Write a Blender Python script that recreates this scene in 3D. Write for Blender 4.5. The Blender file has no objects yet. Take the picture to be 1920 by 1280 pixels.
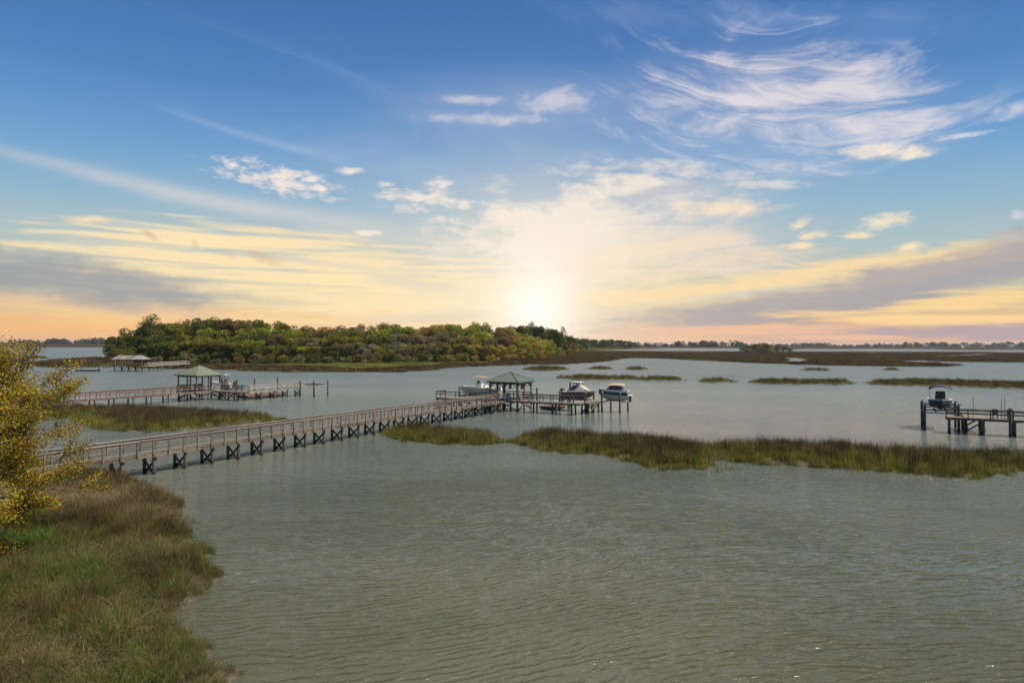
import bpy, math, random
import numpy as np
from mathutils import Vector, Matrix, Euler

SC = bpy.context.scene
COL = SC.collection
rnd = random.Random(7)
rng = np.random.default_rng(11)
R = math.radians

# ------------------------------------------------------------------ camera
EYE = 9.5                      # metres above the water
FPX = 1280.0                   # focal length in photo pixels (24 mm on 36 mm)
PITCH = R(0.224)
ROLL = 0.0035
cam_d = bpy.data.cameras.new('camera')
cam = bpy.data.objects.new('camera', cam_d)
COL.objects.link(cam)
cam_d.sensor_width = 36.0
cam_d.lens = 24.0
cam_d.clip_start = 0.1
cam_d.clip_end = 60000
cam.matrix_world = (Matrix.Translation((0, 0, EYE)) @ Matrix.Rotation(R(90) + PITCH, 4, 'X')
                    @ Matrix.Rotation(ROLL, 4, 'Z'))
SC.camera = cam

# ------------------------------------------------------------------ world
SUN_AZ, SUN_EL = R(98), R(56)          # lamp: from the shadows under the walkways
GLOW_AZ, GLOW_EL = R(2.0), R(3.0)      # where the bright spot stands in the sky

def lin(c):
    return tuple((v / 255 / 12.92) if v / 255 <= 0.04045 else ((v / 255 + 0.055) / 1.055) ** 2.4 for v in c)

class S:
    """a node socket with arithmetic"""
    nt = None
    def __init__(self, s): self.s = s
    @staticmethod
    def m(op, *a, clamp=False):
        n = S.nt.nodes.new('ShaderNodeMath'); n.operation = op; n.use_clamp = clamp
        for i, v in enumerate(a):
            if isinstance(v, S): S.nt.links.new(v.s, n.inputs[i])
            else: n.inputs[i].default_value = v
        return S(n.outputs[0])
    def __add__(s, o): return S.m('ADD', s, o)
    __radd__ = __add__
    def __sub__(s, o): return S.m('SUBTRACT', s, o)
    def __rsub__(s, o): return S.m('SUBTRACT', o, s)
    def __mul__(s, o): return S.m('MULTIPLY', s, o)
    __rmul__ = __mul__
    def __truediv__(s, o): return S.m('DIVIDE', s, o)
    def __rtruediv__(s, o): return S.m('DIVIDE', o, s)
    def sstep(s, a, b):
        n = S.nt.nodes.new('ShaderNodeMapRange'); n.interpolation_type = 'SMOOTHSTEP'
        S.nt.links.new(s.s, n.inputs[0]); n.inputs[1].default_value = a; n.inputs[2].default_value = b
        return S(n.outputs[0])
    def lstep(s, a, b, c=0.0, d=1.0):
        n = S.nt.nodes.new('ShaderNodeMapRange')
        S.nt.links.new(s.s, n.inputs[0])
        for i, v in enumerate((a, b, c, d)): n.inputs[i + 1].default_value = v
        return S(n.outputs[0])
def exp(a): return S.m('EXPONENT', a)
def smax(a, b): return S.m('MAXIMUM', a, b)
def smin(a, b): return S.m('MINIMUM', a, b)
def vec(x, y, z):
    n = S.nt.nodes.new('ShaderNodeCombineXYZ')
    for i, v in enumerate((x, y, z)):
        if isinstance(v, S): S.nt.links.new(v.s, n.inputs[i])
        else: n.inputs[i].default_value = v
    return S(n.outputs[0])
def v2(x, y, k=0.0):
    return vec(x + k * 3.17, y + k * 1.31, 0.0)
def noise(v, scale=1.0, detail=5, rough=0.55, dist=0.0, lac=2.0):
    n = S.nt.nodes.new('ShaderNodeTexNoise'); n.noise_dimensions = '2D'
    if v is not None: S.nt.links.new(v.s, n.inputs['Vector'])
    for k, x in (('Scale', scale), ('Detail', detail), ('Roughness', rough), ('Distortion', dist), ('Lacunarity', lac)):
        n.inputs[k].default_value = x
    return S(n.outputs['Fac'])
def cmix(f, a, b, mode='MIX'):
    n = S.nt.nodes.new('ShaderNodeMix'); n.data_type = 'RGBA'; n.blend_type = mode
    ins = [i for i in n.inputs if i.type == 'RGBA']
    for k, v in ((n.inputs[0], f), (ins[0], a), (ins[1], b)):
        if isinstance(v, S): S.nt.links.new(v.s, k)
        elif isinstance(v, tuple): k.default_value = (*v, 1)
        else: k.default_value = v
    return S([o for o in n.outputs if o.type == 'RGBA'][0])
def ramp(f, stops, interp='LINEAR'):
    n = S.nt.nodes.new('ShaderNodeValToRGB'); n.color_ramp.interpolation = interp
    S.nt.links.new(f.s, n.inputs[0])
    e = n.color_ramp.elements
    for i, (p, c) in enumerate(stops):
        x = e[i] if i < 2 else e.new(p)
        x.position = p; x.color = (*c, 1)
    return S(n.outputs[0])

world = bpy.data.worlds.new('World'); SC.world = world; world.use_nodes = True
nt = S.nt = world.node_tree
nt.nodes.clear()
tc = nt.nodes.new('ShaderNodeTexCoord')
sp = nt.nodes.new('ShaderNodeSeparateXYZ'); nt.links.new(tc.outputs['Generated'], sp.inputs[0])
dx, dy, dz = (S(sp.outputs[i]) for i in range(3))
az = S.m('ARCTAN2', dx, dy)
el = S.m('ARCSINE', smin(smax(dz, -1.0), 1.0))
AE = vec(az, el, 0.0)

def azel(px, py):
    x = (px - 960) / FPX; y = -(py - 640) / FPX
    c, s = math.cos(ROLL), math.sin(ROLL)
    x, y = c * x - s * y, s * x + c * y
    v = Vector((x, math.cos(PITCH) - y * math.sin(PITCH), math.sin(PITCH) + y * math.cos(PITCH))).normalized()
    return math.atan2(v.x, v.y), math.asin(v.z)

def blob(px, py, hw, hh, rot=0.0):
    """soft elliptical region of sky round one direction; sizes in photo pixels"""
    a0, e0 = azel(px, py)
    a1, e1 = azel(px + hw, py); a2, e2 = azel(px, py - hh)
    mp = nt.nodes.new('ShaderNodeMapping'); mp.vector_type = 'TEXTURE'
    nt.links.new(AE.s, mp.inputs['Vector'])
    mp.inputs['Location'].default_value = (a0, e0, 0)
    mp.inputs['Rotation'].default_value = (0, 0, R(rot))
    mp.inputs['Scale'].default_value = (abs(a1 - a0) * 2.3, abs(e2 - e0) * 2.3, 1)
    g = nt.nodes.new('ShaderNodeTexGradient'); g.gradient_type = 'SPHERICAL'
    nt.links.new(mp.outputs[0], g.inputs[0])
    return S(g.outputs[1]).sstep(0.0, 1.0)

# clear-sky gradient, by elevation
base = ramp(el * (2 / math.pi), [
    (0.0, lin((238, 180, 140))), (1.8 / 90, lin((242, 194, 140))), (3.6 / 90, lin((208, 203, 170))),
    (7.5 / 90, lin((178, 198, 200))), (11 / 90, lin((144, 185, 212))), (15 / 90, lin((110, 162, 212))),
    (19.5 / 90, lin((83, 136, 197))), (26 / 90, lin((66, 116, 180))), (45 / 90, lin((56, 99, 168))),
    (1.0, lin((44, 80, 142)))])
# away from the sun the low sky is cooler and paler
fwd = (dy * math.cos(GLOW_AZ) + dx * math.sin(GLOW_AZ))
far_side = fwd.sstep(0.55, -0.3)
cool = ramp(el * (2 / math.pi), [(0.0, lin((176, 186, 200))), (10 / 90, lin((140, 174, 206))), (26 / 90, lin((74, 120, 186))), (1.0, lin((44, 80, 142)))])
base = cmix(far_side, base, cool)
# a share of the physical sky
nish = nt.nodes.new('ShaderNodeTexSky'); nish.sky_type = 'NISHITA'; nish.sun_disc = False
nish.sun_elevation = SUN_EL; nish.sun_rotation = SUN_AZ; nish.altitude = 10; nish.air_density = 1.0; nish.dust_density = 1.0
nm = cmix(1.0, S(nish.outputs[0]), (0.05, 0.05, 0.05), 'MULTIPLY')
base = cmix(0.10, base, nm)

# distance from the glow
gd = (math.cos(GLOW_EL) * math.sin(GLOW_AZ), math.cos(GLOW_EL) * math.cos(GLOW_AZ), math.sin(GLOW_EL))
cosg = smin(dx * gd[0] + dy * gd[1] + dz * gd[2], 0.999999)
th = S.m('ARCCOSINE', smax(cosg, -0.999999))
glow_w = exp(th * (-1 / 0.13))
sky = cmix(smin(glow_w * 0.95, 0.8) * el.sstep(0.42, 0.16), base, lin((255, 232, 196)))

warp = noise(v2(az * 4.0, el * 9.0, 3.1), 1.0, 3, 0.5)
azw = az + (warp - 0.5) * 0.10
elw = el + (warp - 0.5) * 0.035
puff = noise(v2(az * 22.0, el * 46.0, 0.0), 1.0, 7, 0.62, 0.35)
puff2 = noise(v2(az * 55.0, el * 120.0, 7.7), 1.0, 5, 0.6, 0.3)
streak = noise(v2(azw * 5.0, (el + az * 0.012) * 95.0, 1.7), 1.0, 5, 0.55, 0.3)
streak2 = noise(v2(azw * 8.0, (elw + az * 0.02) * 60.0, 9.3), 1.0, 5, 0.6, 0.4)
soft = noise(v2(az * 6.0, el * 16.0, 5.5), 1.0, 5, 0.55, 0.2)

def layer(alpha, col):
    global sky
    sky = cmix(smin(smax(alpha, 0.0), 1.0), sky, col)

def over(mask, tex, k, a, b):
    return (mask + (tex - 0.5) * k).sstep(a, b) * mask.sstep(0.02, 0.3)

# thin veil of high cloud over the whole dome
gen = noise(v2(azw * 2.2, el * 7.0 + az * 0.6, 21.0), 1.0, 6, 0.6, 0.5)
layer(gen.sstep(0.52, 0.85) * 0.22 * el.sstep(0.02, 0.2), lin((206, 218, 230)))

# contrails
def trail(x0, y0, x1, y1, w, s):
    cx, cy = (x0 + x1) / 2, (y0 + y1) / 2
    a0, e0 = azel(x0, y0); a1, e1 = azel(x1, y1)
    L = math.hypot(a1 - a0, e1 - e0); t = math.atan2(e1 - e0, a1 - a0)
    c, sn = math.cos(t), math.sin(t)
    u, v = az - (a0 + a1) / 2, el - (e0 + e1) / 2
    uu, vv = u * c + v * sn, v * c - u * sn
    vv = vv + S.m('POWER', uu * (2 / L), 2.0) * (-w * 0.3) + (soft - 0.5) * w * 0.8
    wv = uu.lstep(-L / 2, L / 2, w * 0.55, w * 1.35)
    m = exp(S.m('POWER', vv / wv, 2.0) * -1.0) * exp(S.m('POWER', uu * (2 / L), 4.0) * -1.2)
    return m * (0.45 + 0.9 * soft) * s
layer(trail(-60, 275, 760, 440, 0.0125, 0.62), lin((222, 216, 212)))
layer(trail(300, 205, 660, 305, 0.006, 0.24), lin((190, 203, 224)))

# cirrus fan, upper right: streaks that bow downward to the right
a0, e0 = azel(1450, 200)
uf, vf = az - a0, el - e0
bow = vf + uf * 0.16 - S.m('POWER', uf, 2.0) * 0.85 + (warp - 0.5) * 0.05
fan_t = noise(v2(uf * 5.0, bow * 34.0, 2.2), 1.0, 7, 0.66, 0.7) * 0.62 + noise(v2(uf * 9.0 + vf * 5.0, vf * 20.0, 6.4), 1.0, 6, 0.62, 0.6) * 0.38
fan_m = smax(blob(1440, 200, 270, 105, -9), blob(1640, 245, 140, 55, -6) * 0.9)
fan_m = smax(fan_m, blob(1270, 205, 130, 60, -14) * 0.75)
fan = (fan_m * 1.0 + (fan_t - 0.5) * 4.6).sstep(0.30, 1.60) * fan_m.sstep(0.0, 0.55)
layer(fan * 0.74 + fan_m.sstep(0.2, 1.0) * 0.14, lin((232, 224, 226)))
layer(over(blob(1240, 30, 260, 40, -8), fan_t, 2.0, 0.4, 1.6) * 0.3, lin((170, 190, 225)))
layer(over(blob(1600, 45, 260, 50, -12), fan_t, 2.0, 0.4, 1.7) * 0.3, lin((165, 186, 224)))

# small group above the middle
m = smax(blob(1040, 190, 62, 22), smax(blob(880, 188, 60, 9), blob(900, 223, 110, 11) * 0.9))
layer(over(m, puff, 1.5, 0.35, 1.15) * 0.6 + m * 0.12, lin((226, 218, 222)))
layer(blob(980, 195, 170, 42) * 0.22, lin((180, 196, 222)))

# streaked cream field, left half
m = smax(blob(560, 515, 330, 62, -2), smax(blob(430, 455, 240, 30, 0), blob(760, 560, 260, 70)))
fld = (m * 1.2 + (streak - 0.5) * 2.2).sstep(0.35, 1.15) * m.sstep(0.05, 0.4)
layer(fld * 0.8 + m * 0.18, lin((255, 230, 182)))
m = smax(blob(330, 600, 420, 28, 0), blob(760, 610, 300, 26))
layer((m + (streak2 - 0.5) * 2.4).sstep(0.45, 1.2) * m.sstep(0.05, 0.5) * 0.65, lin((255, 216, 150)))
m = blob(120, 622, 330, 17)
layer(m * (0.45 + 0.6 * streak), lin((251, 190, 128)))
m = blob(800, 596, 130, 10, 3)
layer(over(m, streak2, 1.2, 0.3, 1.0) * 0.4, lin((206, 196, 186)))
m = smax(blob(780, 530, 120, 12, -9), blob(640, 498, 160, 6, -4))
layer(over(m, streak2, 1.4, 0.3, 1.1) * 0.45, lin((208, 202, 196)))

# bright mass over the sun, grey to its right
m = smax(blob(1060, 400, 75, 40, 20), smax(blob(1110, 445, 200, 85), blob(1000, 412, 85, 20)))
ms = (m * 1.25 + (soft - 0.5) * 2.0 + (puff - 0.5) * 1.5 + (streak2 - 0.5) * 1.2).sstep(0.15, 1.15) * m.sstep(0.0, 0.4)
layer(ms * 0.85, lin((254, 237, 218)))
m = smax(blob(1330, 440, 190, 70, -8), blob(1270, 365, 140, 20, 6))
ms = (m * 1.1 + (soft - 0.5) * 1.2).sstep(0.35, 1.1) * m.sstep(0.05, 0.4)
layer(ms * 0.55, lin((196, 198, 204)))
m = blob(1250, 495, 240, 60, 4)
layer((m + (streak2 - 0.5) * 1.5).sstep(0.3, 1.1) * m.sstep(0.0, 0.3) * 0.6, lin((252, 224, 186)))
m = blob(1230, 362, 85, 9, 12)
layer(over(m, soft, 1.0, 0.2, 1.0) * 0.5, lin((176, 182, 200)))

# slate band at the left
m = smax(blob(90, 520, 230, 34, -7), smax(blob(300, 545, 120, 22, -4), blob(-160, 500, 260, 40, -6)))
ms = (m * 1.15 + (soft - 0.5) * 1.1 + (streak2 - 0.5) * 1.1 + (puff - 0.5) * 0.7).sstep(0.10, 1.15) * m.sstep(0.0, 0.35)
layer(blob(200, 572, 260, 12, -4) * 0.55, lin((246, 204, 160)))
layer(ms * 0.78, lin((150, 154, 163)))

# yellow-lit slope and slate band at the right
m = smax(blob(1560, 520, 330, 26, 7), smax(blob(1330, 545, 260, 20, 4), blob(1740, 488, 120, 14, 6)))
layer((m * 1.2 + (streak2 - 0.5) * 1.5).sstep(0.28, 0.95) * m.sstep(0.0, 0.3) * 0.85, lin((255, 222, 166)))
layer(blob(1420, 548, 120, 5, 5) * 0.6, lin((196, 206, 202)))
m = smax(blob(1720, 535, 300, 36, 11), smax(blob(1440, 583, 300, 24, 5), blob(1960, 480, 240, 44, 9)))
ms = (m * 1.2 + (soft - 0.5) * 1.0 + (streak2 - 0.5) * 1.5 + (puff - 0.5) * 0.8).sstep(0.14, 1.10) * m.sstep(0.0, 0.35)
layer(ms * 0.80, lin((164, 160, 169)))
m = smax(blob(1830, 562, 190, 17, 6), smax(blob(1760, 600, 260, 12, -3), blob(2150, 560, 240, 22, 4)))
layer((m * 1.2 + (streak - 0.5) * 2.0).sstep(0.35, 1.05) * m.sstep(0.0, 0.3) * 0.9, lin((255, 216, 154)))
m = smax(blob(1600, 622, 420, 14, 0), blob(1900, 622, 160, 18))
layer((m * 1.1 + (streak2 - 0.5) * 1.4).sstep(0.3, 1.0) * m.sstep(0.0, 0.3) * 0.75, lin((168, 158, 174)))
m = smax(blob(1330, 622, 260, 12, 2), blob(1560, 632, 150, 4))
layer((m * 1.1 + (streak - 0.5) * 1.5).sstep(0.3, 1.0) * m.sstep(0.0, 0.3) * 0.7, lin((252, 196, 150)))

# separate small clouds
def pf(*bl, k=1.9, a=0.42, b=0.95, s=0.9, col=(255, 238, 220)):
    m = None
    for q in bl:
        x = blob(*q); m = x if m is None else smax(m, x)
    t = m + (puff - 0.5) * k * 1.25 + (puff2 - 0.5) * k * 0.8 + (streak2 - 0.5) * 0.9
    layer(t.sstep(a - 0.22, b + 0.45) * m.sstep(0.0, 0.45) * s, lin(col))
pf((520, 338, 88, 22, -8), (600, 352, 50, 10, -4), (425, 328, 22, 7), col=(252, 236, 222))
pf((165, 414, 36, 6, 2), (183, 410, 14, 6), k=1.0, a=0.3, b=0.8, col=(255, 226, 186))
pf((720, 345, 16, 5), (830, 342, 28, 8), (800, 372, 75, 14, -4), (840, 412, 26, 6), (655, 320, 20, 6), (760, 395, 34, 8), (870, 430, 34, 9), (690, 437, 24, 4), k=2.2, s=0.75)
pf((1230, 312, 85, 11, -5), (1330, 327, 90, 9, -7), (1430, 345, 70, 7, -6), k=1.3, a=0.25, b=0.95, s=0.75, col=(236, 226, 218))
pf((1350, 389, 80, 11, -3), (1400, 394, 30, 10), k=1.0, a=0.22, b=0.9, col=(252, 228, 196))
pf((1660, 284, 70, 10, -5), (1715, 292, 26, 6), k=1.3, a=0.25, b=0.85, col=(255, 238, 214))
pf((1665, 415, 52, 11, 3), (1695, 412, 26, 9), k=1.5, a=0.34, b=0.85, col=(255, 234, 200))
pf((1604, 442, 24, 5), (1705, 463, 28, 8), (1500, 418, 18, 8, 25), (1520, 441, 24, 7), (1505, 460, 34, 5), k=1.2, a=0.3, b=0.85, col=(255, 230, 190))
pf((1895, 207, 50, 12, 8), (1800, 255, 50, 4), (1910, 402, 14, 7), k=1.4, a=0.3, b=0.9, s=0.7, col=(226, 222, 230))
pf((430, 478, 16, 6, -30), (490, 482, 30, 8, -18), (280, 440, 16, 5, -30), (367, 457, 8, 6, -50), k=1.2, a=0.25, b=0.85, s=0.6, col=(214, 180, 150))

# the sun itself, low behind thin cloud
halo = exp(th * (-1 / 0.085))
sky = cmix(smin(halo * 0.9, 1.0), sky, lin((255, 248, 234)))
core = exp(S.m('POWER', th * (1 / 0.052), 2.0) * -1.0) * 0.5
sky = cmix(core, sky, (1.2, 1.19, 1.14))
# below the horizon: dark water-coloured
sky = cmix(el.sstep(-0.002, -0.03), sky, lin((96, 104, 100)))

bg = nt.nodes.new('ShaderNodeBackground'); bg.inputs['Strength'].default_value = 0.72
out = nt.nodes.new('ShaderNodeOutputWorld')
nt.links.new(sky.s, bg.inputs['Color']); nt.links.new(bg.outputs[0], out.inputs['Surface'])
world.cycles.sampling_method = 'NONE'

# ------------------------------------------------------------------ sun lamp
sun_d = bpy.data.lights.new('sun', 'SUN'); sun_d.energy = 5.0; sun_d.angle = R(0.6); sun_d.color = (1.0, 0.93, 0.80)
sun = bpy.data.objects.new('sun', sun_d); COL.objects.link(sun)
sdir = Vector((math.cos(SUN_EL) * math.sin(SUN_AZ), math.cos(SUN_EL) * math.cos(SUN_AZ), math.sin(SUN_EL)))
sun.rotation_euler = sdir.to_track_quat('Z', 'Y').to_euler(); sun.location = sdir * 200

vs = SC.view_settings
SC.display_settings.display_device = 'sRGB'
vs.view_transform = 'Standard'; vs.look = 'None'; vs.exposure = 0.48; vs.gamma = 1.0; vs.use_curve_mapping = False
SC.render.engine = 'CYCLES'
SC.cycles.use_denoising = True
SC.cycles.use_adaptive_sampling = True; SC.cycles.adaptive_threshold = 0.02; SC.cycles.adaptive_min_samples = 12
SC.cycles.max_bounces = 6; SC.cycles.transparent_max_bounces = 8
SC.cycles.sample_clamp_indirect = 6.0; SC.cycles.sample_clamp_direct = 4.0

# ------------------------------------------------------------------ helpers: pixel to place
def ray(px, py):
    x = (px - 960) / FPX; y = -(py - 640) / FPX
    c, s = math.cos(ROLL), math.sin(ROLL)
    x, y = c * x - s * y, s * x + c * y
    return np.array([x, math.cos(PITCH) - y * math.sin(PITCH), math.sin(PITCH) + y * math.cos(PITCH)])
def P(px, py, z=0.0):
    """the point at height z seen at a photo pixel"""
    d = ray(px, py); t = (z - EYE) / d[2]
    return np.array([d[0] * t, d[1] * t])

# ------------------------------------------------------------------ helpers: materials
def material(name):
    m = bpy.data.materials.new(name); m.use_nodes = True
    S.nt = m.node_tree
    b = m.node_tree.nodes['Principled BSDF']
    return m, b
def link(a, b):
    S.nt.links.new(a.s if isinstance(a, S) else a, b)
def geo_pos():
    n = S.nt.nodes.new('ShaderNodeNewGeometry'); return S(n.outputs['Position'])
def sep(v):
    n = S.nt.nodes.new('ShaderNodeSeparateXYZ'); S.nt.links.new(v.s, n.inputs[0])
    return tuple(S(n.outputs[i]) for i in range(3))
def bump(h, strength, dist, prev=None):
    n = S.nt.nodes.new('ShaderNodeBump'); n.inputs['Strength'].default_value = strength; n.inputs['Distance'].default_value = dist
    S.nt.links.new(h.s, n.inputs['Height'])
    if prev is not None: S.nt.links.new(prev.s, n.inputs['Normal'])
    return S(n.outputs[0])

def mat_water():
    m, b = material('tidal_water')
    p = geo_pos(); x, y, z = sep(p)
    # wind ripples: crests across the view, drifting a little to the right
    a = R(10)
    u = x * math.cos(a) + y * math.sin(a); v = y * math.cos(a) - x * math.sin(a)
    bend = noise(v2(x * 0.02, y * 0.02, 0.0), 1.0, 2, 0.5)
    v = v + (bend - 0.5) * 22.0
    def train(ang, wl, n1, k):
        c, sn = math.cos(R(ang)), math.sin(R(ang))
        ph = (y * c - x * sn + (bend - 0.5) * 14.0) * (math.pi / wl) + noise(v2(x * n1, y * n1 * 1.6, k), 1.0, 3, 0.55, 0.3) * 9.0
        return 1.0 - S.m('ABSOLUTE', S.m('SINE', ph))
    calm = noise(v2(x * 0.012, y * 0.035, 2.0), 1.0, 3, 0.55, 0.4)
    patch = noise(v2(x * 0.35, y * 0.6, 6.0), 1.0, 2, 0.5)
    amp = calm.lstep(0.35, 0.7, 0.55, 1.1)
    h = (train(5, 0.46, 0.26, 0.0) * patch.lstep(0.3, 0.7, 0.25, 1.0) + train(13, 0.36, 0.36, 4.0) * patch.lstep(0.3, 0.7, 0.9, 0.2)) * 0.105 * amp
    fine = noise(v2(u * 2.6, v * 6.5, 8.0), 1.0, 3, 0.6, 0.5)
    swell = noise(v2(x * 0.22, y * 0.5, 8.0), 1.0, 2, 0.5, 0.3)
    h = h + fine * 0.085 * amp + swell * 0.14
    link(bump(h, 1.0, 0.84), b.inputs['Normal'])
    silt = noise(v2(x * 0.03, y * 0.05, 3.0), 1.0, 4, 0.55, 0.3)
    shoal = cmix(silt.sstep(0.3, 0.7), (0.060, 0.062, 0.036), (0.080, 0.077, 0.043))      # over the mud flats
    channel_sheen = cmix(silt.sstep(0.3, 0.7), (0.094, 0.112, 0.098), (0.120, 0.132, 0.112))       # channel water, with the pale blue sky reflection put into its colour
    col = cmix((y + x * 0.10 + (silt - 0.5) * 55.0).sstep(10.0, 88.0), shoal, channel_sheen)
    link(col, b.inputs['Base Color'])
    link((y + (calm - 0.5) * 60.0).lstep(35.0, 190.0, 0.055, 0.36), b.inputs['Roughness'])     # open water is choppier than the sheltered basin
    b.inputs['IOR'].default_value = 1.33
    return m

def mesh_obj(name, verts, faces, mat=None, parent=None, smooth=False):
    me = bpy.data.meshes.new(name); me.from_pydata([tuple(v) for v in verts], [], [tuple(f) for f in faces]); me.update()
    if mat: me.materials.append(mat)
    if smooth: me.polygons.foreach_set('use_smooth', [True] * len(me.polygons))
    o = bpy.data.objects.new(name, me); COL.objects.link(o)
    if parent: o.parent = parent
    return o

water = mesh_obj('water', [(-16000, -300, 0), (16000, -300, 0), (16000, 16000, 0), (-16000, 16000, 0)], [(0, 1, 2, 3)], mat_water())
water['kind'] = 'structure'; water['label'] = 'grey green rippled tidal creek water'

# ------------------------------------------------------------------ helpers: things and parts
def tag(o, label=None, cat=None, group=None, kind=None):
    for k, v in (('label', label), ('category', cat), ('group', group), ('kind', kind)):
        if v: o[k] = v
    return o
def empty(name, loc, rz=0.0):
    o = bpy.data.objects.new(name, None); COL.objects.link(o)
    o.location = loc; o.rotation_euler = (0, 0, rz); o.empty_display_size = 0.3
    return o
def unit_box(mat):
    me = bpy.data.meshes.new('box_' + mat.name)
    v = [(x, y, z) for x in (-.5, .5) for y in (-.5, .5) for z in (-.5, .5)]
    me.from_pydata(v, [], [(0, 1, 3, 2), (4, 6, 7, 5), (0, 4, 5, 1), (2, 3, 7, 6), (0, 2, 6, 4), (1, 5, 7, 3)])
    me.materials.append(mat); me.update()
    return me
def unit_pile(mat, n=8):
    me = bpy.data.meshes.new('pile_' + mat.name)
    v = []; f = []
    for k, (z, r) in enumerate(((0, .52), (.97, .48), (1.0, .42))):
        v += [(r * math.cos(2 * math.pi * i / n), r * math.sin(2 * math.pi * i / n), z) for i in range(n)]
    for k in range(2):
        f += [(k * n + i, k * n + (i + 1) % n, (k + 1) * n + (i + 1) % n, (k + 1) * n + i) for i in range(n)]
    f.append(tuple(range(2 * n, 3 * n)))
    me.from_pydata(v, [], f); me.materials.append(mat); me.update()
    return me
_boxes = {}; _piles = {}
def part(name, me, parent, loc, rot=(0, 0, 0), scale=(1, 1, 1)):
    o = bpy.data.objects.new(name, me); COL.objects.link(o); o.parent = parent
    o.location = loc; o.rotation_euler = rot; o.scale = scale
    return o
def box(name, mat, parent, c, size, rot=(0, 0, 0)):
    if mat.name not in _boxes: _boxes[mat.name] = unit_box(mat)
    return part(name, _boxes[mat.name], parent, c, rot, size)
def bar(name, mat, parent, a, b, w, h):
    """a straight timber from a to b"""
    a, b = Vector(a), Vector(b); d = b - a
    if mat.name not in _boxes: _boxes[mat.name] = unit_box(mat)
    q = d.to_track_quat('X', 'Z')
    o = part(name, _boxes[mat.name], parent, (a + b) / 2, q.to_euler(), (d.length, w, h))
    return o
def pile(name, mat, parent, x, y, z0, z1, dia):
    if mat.name not in _piles: _piles[mat.name] = unit_pile(mat)
    j = rnd.uniform(-.022, .022), rnd.uniform(-.022, .022)
    return part(name, _piles[mat.name], parent, (x, y, z0), (j[0], j[1], rnd.uniform(0, 6.28)), (dia, dia, z1 - z0))

# ------------------------------------------------------------------ materials
def simple(name, col, rough=0.6, var=0.0, vscale=3.0, metal=0.0, spec=0.5):
    m, b = material(name)
    b.inputs['Roughness'].default_value = rough; b.inputs['Metallic'].default_value = metal
    b.inputs['Specular IOR Level'].default_value = spec
    if var:
        x, y, z = sep(geo_pos())
        n = noise(v2(x * vscale + y * 0.7 * vscale, z * vscale * 1.3 + y * vscale * 0.3), 1.0, 4, 0.6)
        link(cmix(n.sstep(0.25, 0.75), tuple(c * (1 - var) for c in col), tuple(c * (1 + var) for c in col)), b.inputs['Base Color'])
    else:
        b.inputs['Base Color'].default_value = (*col, 1)
    return m
def mat_wood(name, c0, c1, wet=None):
    m, b = material(name)
    oi = S.nt.nodes.new('ShaderNodeObjectInfo')
    x, y, z = sep(geo_pos())
    g = noise(v2(x * 2.3 + y * 1.7, z * 7.0 + x * 0.6), 1.0, 5, 0.65, 0.4)
    f = noise(v2(x * 11 + z * 6, y * 13 + z * 17), 1.0, 3, 0.6)
    t = smin(smax(g * 0.75 + f * 0.35 + (S(oi.outputs['Random']) - 0.5) * 0.5 - 0.05, 0.0), 1.0)
    col = cmix(t.sstep(0.25, 0.8), c0, c1)
    if wet:            # weed and barnacle stain below the tide line
        band = (z + (g - 0.5) * 0.35).sstep(0.55, 0.10)
        col = cmix(band, col, wet)
    link(col, b.inputs['Base Color']); b.inputs['Roughness'].default_value = 0.85
    link(bump(f, 0.4, 0.01), b.inputs['Normal'])
    return m
M = {}
M['deck'] = mat_wood('weathered_deck_wood', (0.145, 0.118, 0.088), (0.27, 0.225, 0.175))
M['rail'] = mat_wood('weathered_rail_wood', (0.088, 0.066, 0.047), (0.175, 0.138, 0.104))
M['brown'] = mat_wood('brown_stained_wood', (0.115, 0.060, 0.038), (0.20, 0.115, 0.075))
M['pile'] = mat_wood('piling_wood', (0.068, 0.058, 0.046), (0.135, 0.112, 0.088), (0.030, 0.027, 0.019))
M['post'] = mat_wood('dark_post_wood', (0.075, 0.055, 0.042), (0.14, 0.10, 0.075))
M['pale'] = mat_wood('bleached_wood', (0.26, 0.235, 0.205), (0.40, 0.37, 0.33))
M['metal'] = simple('galvanised_metal', (0.45, 0.46, 0.47), 0.4, 0.15, 3, 0.7)
M['alu'] = simple('brushed_aluminium', (0.62, 0.62, 0.62), 0.35, 0, 1, 0.8)
M['white'] = simple('white_gelcoat', (0.66, 0.64, 0.58), 0.25, 0.05, 1.2)
M['cream'] = simple('cream_gelcoat', (0.52, 0.46, 0.36), 0.25, 0.06, 1.2)
M['teal'] = simple('teal_gelcoat', (0.008, 0.075, 0.085), 0.2)
M['navy'] = simple('navy_canvas', (0.018, 0.028, 0.055), 0.8, 0.2, 3)
M['black'] = simple('black_canvas', (0.012, 0.012, 0.014), 0.7)
M['tan'] = simple('tan_canvas', (0.42, 0.29, 0.19), 0.85, 0.12, 2)
M['beige'] = simple('beige_canvas', (0.40, 0.35, 0.285), 0.85, 0.10, 2)
M['taupe'] = simple('taupe_canvas', (0.115, 0.100, 0.085), 0.85, 0.15, 2)
M['grey'] = simple('grey_panel', (0.20, 0.225, 0.24), 0.6, 0.08, 2)
M['engine'] = simple('engine_cowl', (0.05, 0.048, 0.045), 0.3)
M['red'] = simple('red_bottom_paint', (0.16, 0.07, 0.045), 0.6, 0.15, 2)
M['float'] = simple('black_float', (0.02, 0.02, 0.02), 0.6)
M['glass'] = simple('dark_glazing', (0.02, 0.025, 0.03), 0.08)
M['lime'] = simple('roof_rib_green', (0.028, 0.062, 0.036), 0.45, 0.1, 2)

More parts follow.
